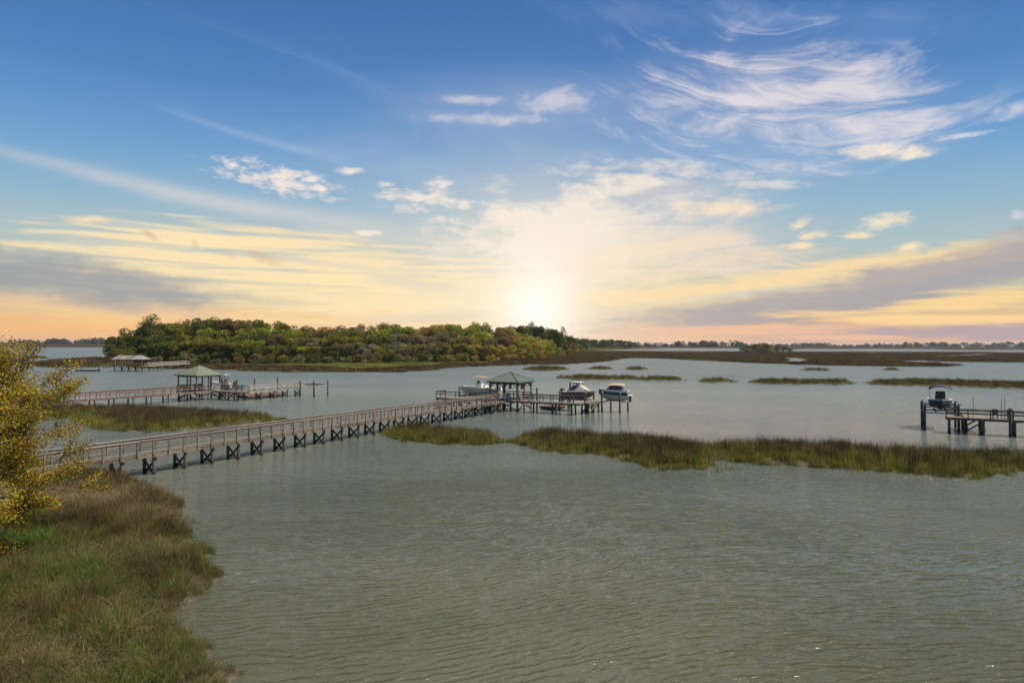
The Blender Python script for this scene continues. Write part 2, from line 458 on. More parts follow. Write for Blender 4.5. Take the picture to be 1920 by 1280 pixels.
# ------------------------------------------------------------------ land: patches of marsh and bank
def point_in(poly, x, y):
    inside = np.zeros(x.shape, bool)
    n = len(poly)
    for i in range(n):
        x0, y0 = poly[i]; x1, y1 = poly[(i + 1) % n]
        c = ((y0 > y) != (y1 > y))
        with np.errstate(divide='ignore', invalid='ignore'):
            xi = (x1 - x0) * (y - y0) / (y1 - y0 + 1e-12) + x0
        inside ^= c & (x < xi)
    return inside
def signed_dist(poly, x, y):
    d = np.full(x.shape, 1e9)
    n = len(poly)
    for i in range(n):
        a = np.array(poly[i]); b = np.array(poly[(i + 1) % n]); e = b - a
        t = np.clip(((x - a[0]) * e[0] + (y - a[1]) * e[1]) / max(e @ e, 1e-9), 0, 1)
        d = np.minimum(d, np.hypot(x - a[0] - t * e[0], y - a[1] - t * e[1]))
    return np.where(point_in(poly, x, y), d, -d)
def vnoise(x, y, f, seed=0):
    """cheap smooth value noise, 0..1"""
    x = x * f + seed * 17.3; y = y * f + seed * 5.7
    xi = np.floor(x).astype(int); yi = np.floor(y).astype(int)
    u = x - xi; v = y - yi; u = u * u * (3 - 2 * u); v = v * v * (3 - 2 * v)
    h = lambda i, j: (np.sin(i * 127.1 + j * 311.7 + seed) * 43758.5453) % 1.0
    return (h(xi, yi) * (1 - u) + h(xi + 1, yi) * u) * (1 - v) + (h(xi, yi + 1) * (1 - u) + h(xi + 1, yi + 1) * u) * v
class Land:
    def __init__(s, name, poly, cell, top, slope, mat, label, rough=0.15, wob=0.0, hill=None, creeks=()):
        s.poly = [tuple(p) for p in poly]; s.top = top; s.slope = slope; s.rough = rough; s.wob = wob; s.hill = hill; s.creeks = creeks
        P0 = np.array(s.poly); mn = P0.min(0) - 2 * cell; mx = P0.max(0) + 2 * cell
        nx = int((mx[0] - mn[0]) / cell) + 2; ny = int((mx[1] - mn[1]) / cell) + 2
        X, Y = np.meshgrid(mn[0] + np.arange(nx) * cell, mn[1] + np.arange(ny) * cell, indexing='ij')
        D = s.dist(X, Y); Z = s.z_from(X, Y, D)
        keep = D > -1.6 * cell
        c = keep[:-1, :-1] | keep[1:, :-1] | keep[:-1, 1:] | keep[1:, 1:]
        idx = -np.ones(X.shape, int); used = np.zeros(X.shape, bool)
        for a, b in ((0, 0), (1, 0), (0, 1), (1, 1)):
            used[a:nx - 1 + a, b:ny - 1 + b] |= c
        idx[used] = np.arange(used.sum())
        I, J = np.nonzero(c)
        F = np.stack([idx[I, J], idx[I + 1, J], idx[I + 1, J + 1], idx[I, J + 1]], 1)
        V = np.stack([X[used], Y[used], Z[used]], 1)
        s.obj = mesh_obj(name, V.tolist(), F.tolist(), mat, smooth=True)
        tag(s.obj, label, kind='structure')
        s.mn, s.mx = mn, mx
    def dist(s, x, y):
        d = signed_dist(s.poly, x, y)
        if s.wob: d = d + (vnoise(x, y, 1.0 / (s.wob * 2.2), 3) - 0.5) * s.wob * 1.6 + (vnoise(x, y, 1.0 / (s.wob * 0.7), 5) - 0.5) * s.wob * 0.7
        for line, half in s.creeks:
            c = np.full(x.shape, 1e9)
            for a, b in zip(line[:-1], line[1:]):
                e = b - a; t = np.clip(((x - a[0]) * e[0] + (y - a[1]) * e[1]) / (e @ e), 0, 1)
                c = np.minimum(c, np.hypot(x - a[0] - t * e[0], y - a[1] - t * e[1]))
            d = np.minimum(d, c - half)
        return d
    def z_from(s, x, y, d):
        z = np.clip(d * s.slope, -0.5, s.top) + np.where(d > 0, 1, 0) * s.rough * (vnoise(x, y, 0.5, 2) - 0.4) * np.clip(d, 0, 1)
        if s.hill is not None: z = z + s.hill(x, y, d)
        return z
    def scatter(s, n, dmin=0.05):
        x = rng.uniform(s.mn[0], s.mx[0], n); y = rng.uniform(s.mn[1], s.mx[1], n)
        d = s.dist(x, y); k = d > dmin
        x, y, d = x[k], y[k], d[k]
        return x, y, s.z_from(x, y, d), d

def mat_mud():
    m, b = material('marsh_mud')
    x, y, z = sep(geo_pos())
    n = noise(v2(x * 0.4, y * 0.4), 1.0, 5, 0.6, 0.3); f = noise(v2(x * 6, y * 6), 1.0, 4, 0.65)
    col = cmix(n.sstep(0.3, 0.7), (0.075, 0.052, 0.030), (0.115, 0.090, 0.050))
    col = cmix(f.sstep(0.35, 0.75), col, (0.05, 0.045, 0.028))
    link(col, b.inputs['Base Color']); b.inputs['Roughness'].default_value = 0.75
    link(bump(f, 0.6, 0.05), b.inputs['Normal'])
    return m
def mat_marsh_far():
    """cordgrass seen from so far that no blade shows"""
    m, b = material('distant_cordgrass')
    x, y, z = sep(geo_pos())
    n = noise(v2(x * 0.012, y * 0.022), 1.0, 6, 0.62, 0.5); f = noise(v2(x * 0.35, y * 0.35), 1.0, 5, 0.7)
    col = cmix(n.sstep(0.35, 0.66), (0.050, 0.026, 0.019), (0.062, 0.040, 0.019))
    col = cmix((f * 0.6 + n * 0.4).sstep(0.5, 0.72), col, (0.055, 0.050, 0.017))
    link(col, b.inputs['Base Color']); b.inputs['Roughness'].default_value = 1.0; b.inputs['Specular IOR Level'].default_value = 0.0
    link(bump(f, 1.0, 0.9), b.inputs['Normal'])
    return m
def mat_lawn():
    m, b = material('shore_turf')
    x, y, z = sep(geo_pos())
    n = noise(v2(x * 0.05, y * 0.07), 1.0, 5, 0.62, 0.4); f = noise(v2(x * 1.2, y * 1.2), 1.0, 4, 0.7)
    col = cmix(n.sstep(0.35, 0.65), (0.038, 0.042, 0.012), (0.085, 0.088, 0.018))
    col = cmix((n * 0.5 + f * 0.5).sstep(0.55, 0.75), col, (0.12, 0.09, 0.055))
    link(col, b.inputs['Base Color']); b.inputs['Roughness'].default_value = 0.95; b.inputs['Specular IOR Level'].default_value = 0.0
    link(bump(f, 0.8, 0.3), b.inputs['Normal'])
    return m
M['mud'] = mat_mud(); M['marsh'] = mat_marsh_far(); M['lawn'] = mat_lawn()

def px_poly(pts, z=0.0): return [P(x, y, z) for x, y in pts]

def bank_hill(x, y, d):
    return 0.75 * np.clip((d - 1.0) / 7.0, 0, 1) + 1.1 * np.clip((d - 7) / 16, 0, 1.4)
bank = Land('near_bank', px_poly([(402, 1290), (386, 1252), (358, 1205), (340, 1165), (354, 1140), (384, 1115), (388, 1068), (372, 1030), (356, 985),
             (332, 955), (306, 935), (250, 906), (170, 893), (90, 880), (0, 862), (-90, 850), (-400, 860)]) + [(-70, 30), (-50, 8), (-6.5, 8), (-7.0, 14)],
            0.5, 0.32, 0.35, M['mud'], 'low marshy bank at the lower left', 0.25, 0.9, bank_hill)
isle_l = Land('marsh_island', px_poly([(140, 782), (160, 797), (200, 806), (260, 809), (330, 807), (400, 800), (460, 795), (505, 791), (522, 788), (505, 786), (475, 785), (440, 783), (380, 780),
             (300, 775), (230, 772), (160, 771), (90, 772), (20, 778), (-60, 790), (-40, 800), (60, 790)]), 1.0, 0.3, 0.3, M['mud'], 'marsh island behind the long walkway', 0.15, 0.8)
isle_m = Land('marsh_island', px_poly([(716, 815), (745, 823), (800, 829), (850, 834), (905, 834), (934, 832), (938, 828), (910, 824), (870, 819), (830, 815), (790, 811), (745, 810)]),
              0.8, 0.3, 0.3, M['mud'], 'small marsh island right of the long walkway', 0.15, 0.5)
isle_r = Land('marsh_island', px_poly([(966, 829), (990, 838), (1030, 845), (1080, 851), (1140, 853), (1175, 864), (1215, 874), (1270, 879), (1320, 877), (1333, 868), (1345, 862), (1400, 866), (1480, 872),
             (1560, 878), (1640, 881), (1700, 885), (1760, 893), (1820, 896), (1855, 888), (1920, 884), (2010, 886), (2100, 880), (2100, 866), (2000, 866), (1920, 865), (1850, 862), (1760, 858), (1680, 855), (1600, 852),
             (1520, 848), (1440, 844), (1390, 842), (1345, 846), (1310, 848), (1290, 842), (1250, 836), (1200, 832), (1140, 828), (1080, 824), (1020, 820), (982, 822)]),
              0.8, 0.3, 0.3, M['mud'], 'long marsh island running to the right edge', 0.15, 0.6)
strips = []
for pts in ([(982, 693), (1010, 695.5), (1045, 694.5), (1068, 692.5), (1050, 690.5), (1005, 690)], [(1096, 691.5), (1125, 693), (1150, 692), (1130, 690)],
            [(1170, 692), (1195, 694), (1216, 692.5), (1195, 690.5)], [(1044, 709), (1080, 712), (1130, 712.5), (1195, 711.5), (1200, 709.5), (1150, 708.5), (1090, 707)],
            [(1170, 711.5), (1215, 714), (1286, 713.5), (1275, 711), (1225, 710)], [(1300, 715), (1335, 717), (1380, 716), (1350, 713.5)],
            [(1408, 717), (1440, 719.5), (1510, 721), (1580, 721), (1607, 718.5), (1580, 715.5), (1500, 716), (1450, 715)],
            [(1618, 718), (1650, 722), (1720, 724), (1790, 725), (1860, 728), (1940, 730), (2060, 732), (2060, 722), (1930, 721), (1860, 719), (1780, 715.5), (1700, 714.5), (1650, 716)],
            [(1500, 694), (1540, 695.2), (1560, 694.2), (1530, 693.3)], [(1655, 693.4), (1678, 694.6), (1690, 693.6), (1670, 692.6)],
            [(40, 671), (60, 673), (92, 671.5), (66, 669)]):
    n = len(strips) + 1
    strips.append(Land('marsh_strip', px_poly(pts), 2.0, 0.25, 0.25, M['mud'], 'thin strip of cordgrass standing in open water', 0.1, 1.2))
flat_r = Land('marsh_flat', px_poly([(985, 683.5), (1030, 684), (1080, 682), (1130, 678), (1165, 672.5), (1195, 671), (1250, 672.5), (1300, 675), (1360, 678), (1430, 681), (1500, 683.5), (1580, 685.5), (1680, 687),
             (1760, 687.5), (1805, 685.5), (1760, 683), (1690, 680), (1665, 677), (1720, 675.5), (1780, 678), (1850, 679), (1930, 679.5), (2100, 682), (2400, 690), (2300, 664), (2000, 660), (1700, 659.3), (1500, 659), (1300, 658.6), (1200, 658), (1120, 657.5), (1075, 658), (1060, 664), (1000, 678)]),
              6.0, 0.45, 0.2, M['marsh'], 'broad brown cordgrass flat at the right', 0.3, 3.0,
              creeks=[(px_poly(l), hw) for l, hw in (([(1540, 661), (1600, 662.5), (1660, 661.5), (1730, 663)], 24), ([(1860, 664), (1800, 667), (1720, 669.5), (1660, 668.5), (1600, 670.5)], 12), ([(1250, 661.5), (1290, 660.5), (1330, 662)], 22), ([(1900, 660), (1980, 662), (2060, 661)], 28), ([(1420, 668.5), (1480, 671), (1500, 675.5), (1480, 680)], 6))])
flat_l = Land('marsh_flat', px_poly([(60, 683), (85, 688), (140, 688.5), (190, 688), (215, 687), (260, 685), (215, 675), (180, 673), (130, 676), (95, 679)]),
              3.0, 0.8, 0.2, M['marsh'], 'cordgrass flat left of the wooded island', 0.4, 2.0)
# far shore: marsh to the horizon
far_land = []
for nm, pts, lb in (('far_marsh', [(-500, 648.6), (0, 649.6), (60, 650.5), (110, 650.3), (150, 651.5), (200, 651), (300, 650.8), (900, 650), (1000, 651), (1100, 652.4), (1195, 652.6), (1300, 652.4), (1410, 653), (1450, 655), (1490, 653.6), (1600, 653.8), (1760, 654.2), (1800, 656), (1920, 655.5), (2300, 657), (2700, 658)], 'far marsh along the horizon'),):
    near_edge = px_poly(pts)
    far_edge = [(p[0] / p[1] * 14000, 14000.0) for p in (near_edge[-1], near_edge[0])]
    L = Land(nm, near_edge + far_edge, 110.0, 0.9, 0.3, M['marsh'], lb, 0.3)
    far_land.append(L)
isl = Land('wooded_shore', px_poly([(200, 684), (260, 690), (330, 690.5), (400, 692), (470, 694.5), (560, 697), (660, 697.5), (740, 697), (800, 694.5), (830, 691), (860, 688.5), (930, 686), (1000, 683), (1040, 679), (1065, 672), (1080, 663), (1100, 657), (1180, 655),
             (1250, 653.8), (1150, 652.8), (900, 653), (700, 658), (500, 663), (300, 666), (214, 668), (205, 674)]), 6.0, 0.35, 0.12, M['lawn'], 'grassy shore of the wooded island', 0.5, 3.0,
            lambda x, y, d: 0.25 * np.clip((d - 8) / 40, 0, 1))

# ------------------------------------------------------------------ cordgrass: tufts of blades
HIDDEN = bpy.data.collections.new('grass_tufts')
def mat_blade():
    m, b = material('cordgrass_blade')
    at = S.nt.nodes.new('ShaderNodeAttribute'); at.attribute_name = 'tint'
    oi = S.nt.nodes.new('ShaderNodeObjectInfo')
    col = S(at.outputs['Color']); r = S(oi.outputs['Random'])
    hsv = S.nt.nodes.new('ShaderNodeHueSaturation')
    link(col, hsv.inputs['Color']); link(r.lstep(0, 1, 0.55, 1.35), hsv.inputs['Value'])
    r2 = S.m('FRACT', r * 17.3); link(r2.lstep(0, 1, 0.485, 0.515), hsv.inputs['Hue'])
    c = S(hsv.outputs[0])
    link(c, b.inputs['Base Color']); b.inputs['Roughness'].default_value = 0.7; b.inputs['Specular IOR Level'].default_value = 0.25
    tr = S.nt.nodes.new('ShaderNodeBsdfTranslucent'); link(c, tr.inputs['Color'])
    mx = S.nt.nodes.new('ShaderNodeMixShader'); mx.inputs[0].default_value = 0.35
    S.nt.links.new(b.outputs[0], mx.inputs[1]); S.nt.links.new(tr.outputs[0], mx.inputs[2])
    o = [n for n in S.nt.nodes if n.type == 'OUTPUT_MATERIAL'][0]
    S.nt.links.new(mx.outputs[0], o.inputs['Surface'])
    return m
M['blade'] = mat_blade()
def tuft(name, n, rad, h0, h1, w, pal, lean=0.18, droop=0.15, seg=3):
    """pal: list of (weight, foot colour, tip colour)"""
    v = []; f = []; c = []
    ws = np.array([q[0] for q in pal], float); ws /= ws.sum()
    for i in range(n):
        _, base, tip = pal[rng.choice(len(pal), p=ws)]
        a = rng.uniform(0, 6.283); r = rad * math.sqrt(rng.uniform(0, 1))
        x, y = r * math.cos(a), r * math.sin(a)
        h = rng.uniform(h0, h1); la = rng.uniform(0, 6.283); l = abs(rng.normal(0, lean)); dr = rng.uniform(0, droop) * h
        fa = rng.uniform(0, 6.283); wx, wy = math.cos(fa) * w / 2, math.sin(fa) * w / 2
        k0 = len(v); j = rng.uniform(0.7, 1.3)
        for s in range(seg + 1):
            t = s / seg
            cx = x + math.cos(la) * (l * h * t + dr * 1.6 * t * t * t); cy = y + math.sin(la) * (l * h * t + dr * 1.6 * t * t * t)
            cz = h * t - dr * t * t * t
            q = (1 - t) ** 0.6 if s < seg else 0.12
            v += [(cx - wx * q, cy - wy * q, cz), (cx + wx * q, cy + wy * q, cz)]
            col = np.clip((np.array(base) * (1 - t ** 1.4) + np.array(tip) * t ** 1.4) * j, 0, 1)
            c += [(*col, 1), (*col, 1)]
            if s: f.append((k0 + 2 * s - 2, k0 + 2 * s - 1, k0 + 2 * s + 1, k0 + 2 * s))
    me = bpy.data.meshes.new(name); me.from_pydata(v, [], f); me.update()
    ca = me.color_attributes.new('tint', 'FLOAT_COLOR', 'POINT')
    ca.data.foreach_set('color', np.array(c, np.float32).ravel())
    me.materials.append(M['blade'])
    o = bpy.data.objects.new(name, me); HIDDEN.objects.link(o)
    return o
GREEN, GREEN2, YEL = (0.068, 0.100, 0.013), (0.115, 0.155, 0.015), (0.200, 0.180, 0.024)
BRN, BRN2, STRAW, DARK = (0.125, 0.076, 0.028), (0.225, 0.150, 0.062), (0.50, 0.38, 0.22), (0.058, 0.036, 0.024)
T = {}
# cordgrass of the islands: green feet, brown seed heads
T['cord0'] = tuft('cord_tuft', 50, 0.42, 0.50, 0.95, 0.024, [(3, GREEN2, YEL), (1.6, GREEN2, BRN), (1, YEL, BRN2), (.5, BRN2, STRAW)], 0.12, 0.15)
T['cord1'] = tuft('cord_tuft', 50, 0.42, 0.50, 0.95, 0.024, [(3, YEL, YEL), (1, GREEN2, BRN2), (.8, YEL, BRN), (.5, BRN2, STRAW)], 0.13, 0.18)
T['cord2'] = tuft('cord_tuft', 56, 0.42, 0.60, 1.20, 0.020, [(2, GREEN, DARK), (2, BRN, DARK), (1.5, BRN, BRN), (.6, YEL, BRN)], 0.09, 0.06)
T['cord3'] = tuft('cord_tuft', 46, 0.42, 0.30, 0.65, 0.026, [(3, YEL, GREEN2), (2, GREEN2, YEL), (.6, BRN2, YEL)], 0.18, 0.2)
# meadow of the near bank
_keep = (GREEN, GREEN2, YEL, BRN, BRN2, STRAW, DARK)
GREEN, GREEN2, YEL, BRN, BRN2, STRAW, DARK = (tuple(v * 0.80 for v in c) for c in _keep)
OL = (0.115, 0.108, 0.028)
T['green'] = tuft('meadow_tuft', 84, 0.36, 0.18, 0.5, 0.012, [(3, GREEN, GREEN2), (2, GREEN2, YEL), (1, BRN, BRN2), (.7, BRN2, STRAW)], 0.38, 0.55, 4)
T['olive'] = tuft('meadow_tuft', 88, 0.36, 0.20, 0.55, 0.011, [(2, GREEN, OL), (2, OL, YEL), (1.6, BRN, BRN2), (1, BRN2, STRAW), (.6, DARK, BRN)], 0.36, 0.5, 4)
T['brown'] = tuft('meadow_tuft', 92, 0.36, 0.25, 0.65, 0.010, [(3, BRN, BRN2), (1, BRN, STRAW), (1, GREEN, OL), (1, DARK, BRN)], 0.30, 0.4, 4)
T['rust'] = tuft('meadow_tuft', 92, 0.34, 0.5, 0.95, 0.011, [(2, BRN, BRN), (1.5, BRN, BRN2), (.8, DARK, BRN), (1.6, GREEN, OL)], 0.18, 0.22, 4)
T['dark'] = tuft('meadow_tuft', 92, 0.36, 0.5, 0.95, 0.012, [(1.4, DARK, BRN), (1.6, DARK, OL), (.8, BRN, BRN2), (1.6, GREEN, OL)], 0.24, 0.3, 4)
T['straw'] = tuft('meadow_tuft', 84, 0.45, 0.4, 0.8, 0.011, [(3, BRN2, STRAW), (1, BRN, BRN2), (.5, OL, STRAW)], 0.9, 0.9, 4)
T['lush'] = tuft('meadow_tuft', 84, 0.36, 0.3, 0.75, 0.013, [(3, (0.05, 0.10, 0.015), (0.085, 0.17, 0.022)), (2, GREEN, GREEN2), (.6, OL, YEL), (.4, BRN, STRAW)], 0.3, 0.5, 4)
T['thin'] = tuft('reed_tuft', 7, 0.25, 0.25, 0.6, 0.016, [(1, DARK, OL), (1, DARK, BRN)], 0.15, 0.2)
GREEN, GREEN2, YEL, BRN, BRN2, STRAW, DARK = _keep; OL = (0.15, 0.14, 0.036)
# a whole patch of cordgrass, for ground too far to show single tufts
RB = (0.105, 0.055, 0.038)
T['patch'] = tuft('cord_patch', 140, 2.6, 0.6, 1.15, 0.20, [(3, RB, RB), (1, RB, BRN), (1, DARK, RB), (.5, OL, BRN)], 0.14, 0.1, 2)
T['patch_g'] = tuft('cord_patch', 140, 2.6, 0.5, 1.0, 0.20, [(2, OL, YEL), (1, GREEN2, OL), (1, BRN, RB)], 0.14, 0.1, 2)
ORDER = sorted(T)
# Collection Info sorts by object name: rename so that the order is known
for i, k in enumerate(ORDER): T[k].name = 'tuft_%02d' % i
IDX = {k: i for i, k in enumerate(ORDER)}

def scatter_group():
    g = bpy.data.node_groups.new('scatter_tufts', 'GeometryNodeTree')
    g.interface.new_socket('Geometry', in_out='INPUT', socket_type='NodeSocketGeometry')
    g.interface.new_socket('Geometry', in_out='OUTPUT', socket_type='NodeSocketGeometry')
    N = g.nodes.new; L = g.links.new
    gi, go = N('NodeGroupInput'), N('NodeGroupOutput')
    ci = N('GeometryNodeCollectionInfo'); ci.inputs['Collection'].default_value = HIDDEN
    ci.inputs['Separate Children'].default_value = True; ci.inputs['Reset Children'].default_value = True
    ip = N('GeometryNodeInstanceOnPoints'); ip.inputs['Pick Instance'].default_value = True
    def att(name, t):
        a = N('GeometryNodeInputNamedAttribute'); a.data_type = t; a.inputs['Name'].default_value = name
        return a.outputs['Attribute']
    L(gi.outputs[0], ip.inputs['Points']); L(ci.outputs[0], ip.inputs['Instance'])
    L(att('tuft', 'INT'), ip.inputs['Instance Index'])
    L(att('turn', 'FLOAT_VECTOR'), ip.inputs['Rotation']); L(att('size', 'FLOAT_VECTOR'), ip.inputs['Scale'])
    L(ip.outputs[0], go.inputs[0])
    return g
SCATTER = scatter_group()
def scatter(name, label, x, y, z, kinds, size, hsize=None):
    n = len(x)
    me = bpy.data.meshes.new(name)
    me.vertices.add(n); me.vertices.foreach_set('co', np.stack([x, y, z], 1).astype(np.float32).ravel())
    a = me.attributes.new('tuft', 'INT', 'POINT'); a.data.foreach_set('value', np.asarray(kinds, np.int32))
    a = me.attributes.new('turn', 'FLOAT_VECTOR', 'POINT')
    t = np.stack([rng.normal(0, .06, n), rng.normal(0, .06, n), rng.uniform(0, 6.283, n)], 1).astype(np.float32)
    a.data.foreach_set('vector', t.ravel())
    hs = size if hsize is None else hsize
    a = me.attributes.new('size', 'FLOAT_VECTOR', 'POINT')
    a.data.foreach_set('vector', np.stack([size, size, hs], 1).astype(np.float32).ravel())
    me.update()
    o = bpy.data.objects.new(name, me); COL.objects.link(o)
    md = o.modifiers.new('tufts', 'NODES'); md.node_group = SCATTER
    tag(o, label, None, None, 'stuff')
    return o
def pick(p, *keys_w):
    """choose tuft kinds from weights given per point"""
    W = np.stack([w * np.ones(len(p)) for k, w in keys_w], 1); W = np.clip(W, 0, None); W /= W.sum(1, keepdims=True)
    c = W.cumsum(1); u = rng.uniform(0, 1, (len(p), 1))
    return np.array([IDX[k] for k, w in keys_w])[np.minimum((u > c).sum(1), len(keys_w) - 1)]
def bell(x, y, px, py, r):
    c = P(px, py, 0.5); return np.exp(-((x - c[0]) ** 2 + (y - c[1]) ** 2) / r ** 2)

def grass_bank():
    area = (bank.mx - bank.mn).prod()
    x, y, z, d = bank.scatter(int(area * 14), 0.0)
    k = (y > 15.5) & (y < 60) & (x > -0.78 * y - 4); x, y, z, d = x[k], y[k], z[k], d[k]
    n1 = vnoise(x, y, 0.35, 1); n2 = vnoise(x, y, 0.8, 4)
    rust = bell(x, y, 190, 975, 2.2) + bell(x, y, 130, 1000, 1.6) + bell(x, y, 250, 1000, 1.3) * .5
    dark = bell(x, y, 245, 925, 3.2) + bell(x, y, 290, 950, 2.6) + bell(x, y, 200, 910, 3.0) + bell(x, y, 330, 1060, 1.2) * .4
    straw = bell(x, y, 120, 950, 3.2) + bell(x, y, 175, 945, 2.2) + bell(x, y, 250, 965, 1.5)
    lush = bell(x, y, 5, 1000, 2.4) * .6 + bell(x, y, 10, 1050, 1.8) * .5 + bell(x, y, 160, 1100, 1.3) * .15
    kk = pick(x, ('olive', 0.8 + 0.9 * n1), ('brown', 0.08 + 0.9 * np.clip(n2 - .45, 0, 1)), ('green', 0.2 + 1.3 * n2 + 0.8 * np.clip(1 - d / 3, 0, 1)), ('rust', 4 * rust + .03), ('dark', 2.4 * dark),
              ('straw', 9 * straw + 0.10), ('lush', 7 * lush + 0.15))
    s = rng.uniform(0.75, 1.25, len(x)) * np.clip(0.65 + d * 0.25, 0.5, 1.0) * (0.8 + 0.5 * vnoise(x, y, 0.9, 12))
    scatter('bank_grass', 'mixed green and brown grass covering the near bank', x, y, z - 0.03, kk, s)
    # stray reeds standing in the shallows
    a = rng.uniform(0, 1, 4000)
    x = rng.uniform(bank.mn[0], bank.mx[0], 6000); y = rng.uniform(16, 55, 6000); d = bank.dist(x, y)
    k = (d < 0.1) & (d > -1.6) & (vnoise(x, y, 0.7, 8) > 0.66) & (rng.uniform(0, 1, 6000) < np.exp(d * 1.8)) & (x > -0.8 * y)
    x, y = x[k], y[k]
    scatter('shallow_reeds', 'sparse reeds standing in the shallows along the near bank', x, y, 0 * x - 0.1, pick(x, ('thin', 1.0), ('cord3', .15)), rng.uniform(.7, 1.2, len(x)))
grass_bank()

def grass_island(L, dens, label, hs=1.0, green=1.0, tall=1.0, back=None):
    area = (L.mx - L.mn).prod()
    x, y, z, d = L.scatter(int(area * dens), -0.25)
    n1 = vnoise(x, y, 0.25, 6); n2 = vnoise(x, y, 0.6, 9)
    # the edge nearest the open water is younger and greener, the middle older and browner
    dn = np.clip(d / 2.2, 0, 1)
    near = L.dist(x, y - 1.8) < 0
    kk = pick(x, ('cord0', 0.9 * green), ('cord1', 0.5 * green + .5 * n1), ('cord2', (0.25 + 1.3 * n2) * dn * tall * np.where(near, .4, 1)), ('cord3', 1.3 * (1 - dn) + .6 * near))
    s = rng.uniform(0.8, 1.2, len(x)); h = s * hs * np.clip(0.7 + 0.2 * d + 0.3 * (n1 - .5), .45, 1.15)
    scatter('cordgrass', label, x, y, z - 0.05, kk, s, h)
    m = int(area * min(dens, 3)); x = rng.uniform(L.mn[0], L.mx[0], m); y = rng.uniform(L.mn[1], L.mx[1], m); d = L.dist(x, y)
    k = (d < 0) & (d > -2.2) & (vnoise(x, y, 0.45, 13) > .45) & (rng.uniform(0, 1, m) < np.exp(d * 1.3)); x, y = x[k], y[k]
    if len(x) > 3: scatter('stray_stalks', label.replace('cordgrass on', 'stray flooded stalks around'), x, y, 0 * x - .12, pick(x, ('thin', 1.0), ('cord3', .2)), rng.uniform(.8, 1.3, len(x)))
grass_island(isle_l, 5.0, 'cordgrass on the marsh island behind the long walkway', 1.05, 0.9, 1.9)
grass_island(isle_m, 8.0, 'cordgrass on the small marsh island right of the long walkway', 1.08, 1.2, 1.5)
grass_island(isle_r, 7.0, 'cordgrass on the long marsh island at the right', 1.08, 1.2, 1.4)
for i, L in enumerate(strips):
    grass_island(L, 1.6, 'cordgrass on a thin strip standing in open water', 0.9, 0.9, 1.6)
def grass_far(L, n, label, ymax, green=0.3, hs=1.0):
    x, y, z, d = L.scatter(n, 0.3)
    k = y < ymax; x, y, z, d = x[k], y[k], z[k], d[k]
    nn = vnoise(x, y, 0.03, 4)
    kk = pick(x, ('patch', 1.0), ('patch_g', green + 2.2 * np.clip(nn - .55, 0, 1) + np.clip(1 - d / 6, 0, 1)))
    s = rng.uniform(0.8, 1.25, len(x))
    scatter('marsh_grass', label, x, y, z - 0.1, kk, s, s * hs * 0.8)
grass_far(flat_r, 80000, 'brown cordgrass covering the broad flat at the right', 800, 0.45, .85)
grass_far(flat_l, 6000, 'cordgrass on the flat left of the wooded island', 500, 0.6)
# reedy fringe in front of the wood
x = rng.uniform(-175, 60, 16000); y = rng.uniform(205, 440, 16000)
d = isl.dist(x, y); k = (d > -0.6) & (d < 22) & (vnoise(x, y, 0.05, 2) - d * 0.022 > 0.02)
x, y, d = x[k], y[k], d[k]; z = isl.z_from(x, y, d)
scatter('fringe_reeds', 'brown reeds along the shore of the wooded island', x, y, z - .1, pick(x, ('patch', 1.0), ('patch_g', .4 + np.clip(1 - d / 4, 0, 1) * 1.2)), rng.uniform(.7, 1.1, len(x)), rng.uniform(.6, 1.0, len(x)))

# ------------------------------------------------------------------ trees
def mat_leaf(name, trans=0.35, hue=0.022):
    m, b = material(name)
    at = S.nt.nodes.new('ShaderNodeAttribute'); at.attribute_name = 'tint'
    oi = S.nt.nodes.new('ShaderNodeObjectInfo')
    t = S(at.outputs['Fac'])
    hsv = S.nt.nodes.new('ShaderNodeHueSaturation'); link(S(oi.outputs['Color']), hsv.inputs['Color'])
    link(t.lstep(0, 1, 0.45, 1.6), hsv.inputs['Value'])
    h = S.m('FRACT', t * 13.7); link(h.lstep(0, 1, 0.5 - hue * .6, 0.5 + hue), hsv.inputs['Hue'])
    c = S(hsv.outputs[0])
    link(c, b.inputs['Base Color']); b.inputs['Roughness'].default_value = 0.65; b.inputs['Specular IOR Level'].default_value = 0.25
    tr = S.nt.nodes.new('ShaderNodeBsdfTranslucent'); link(c, tr.inputs['Color'])
    mx = S.nt.nodes.new('ShaderNodeMixShader'); mx.inputs[0].default_value = trans
    S.nt.links.new(b.outputs[0], mx.inputs[1]); S.nt.links.new(tr.outputs[0], mx.inputs[2])
    S.nt.links.new(mx.outputs[0], [n for n in S.nt.nodes if n.type == 'OUTPUT_MATERIAL'][0].inputs['Surface'])
    return m
M['leaf'] = mat_leaf('tree_leaves')
M['bark'] = simple('grey_bark', (0.13, 0.105, 0.085), 0.9, 0.3, 2.0)

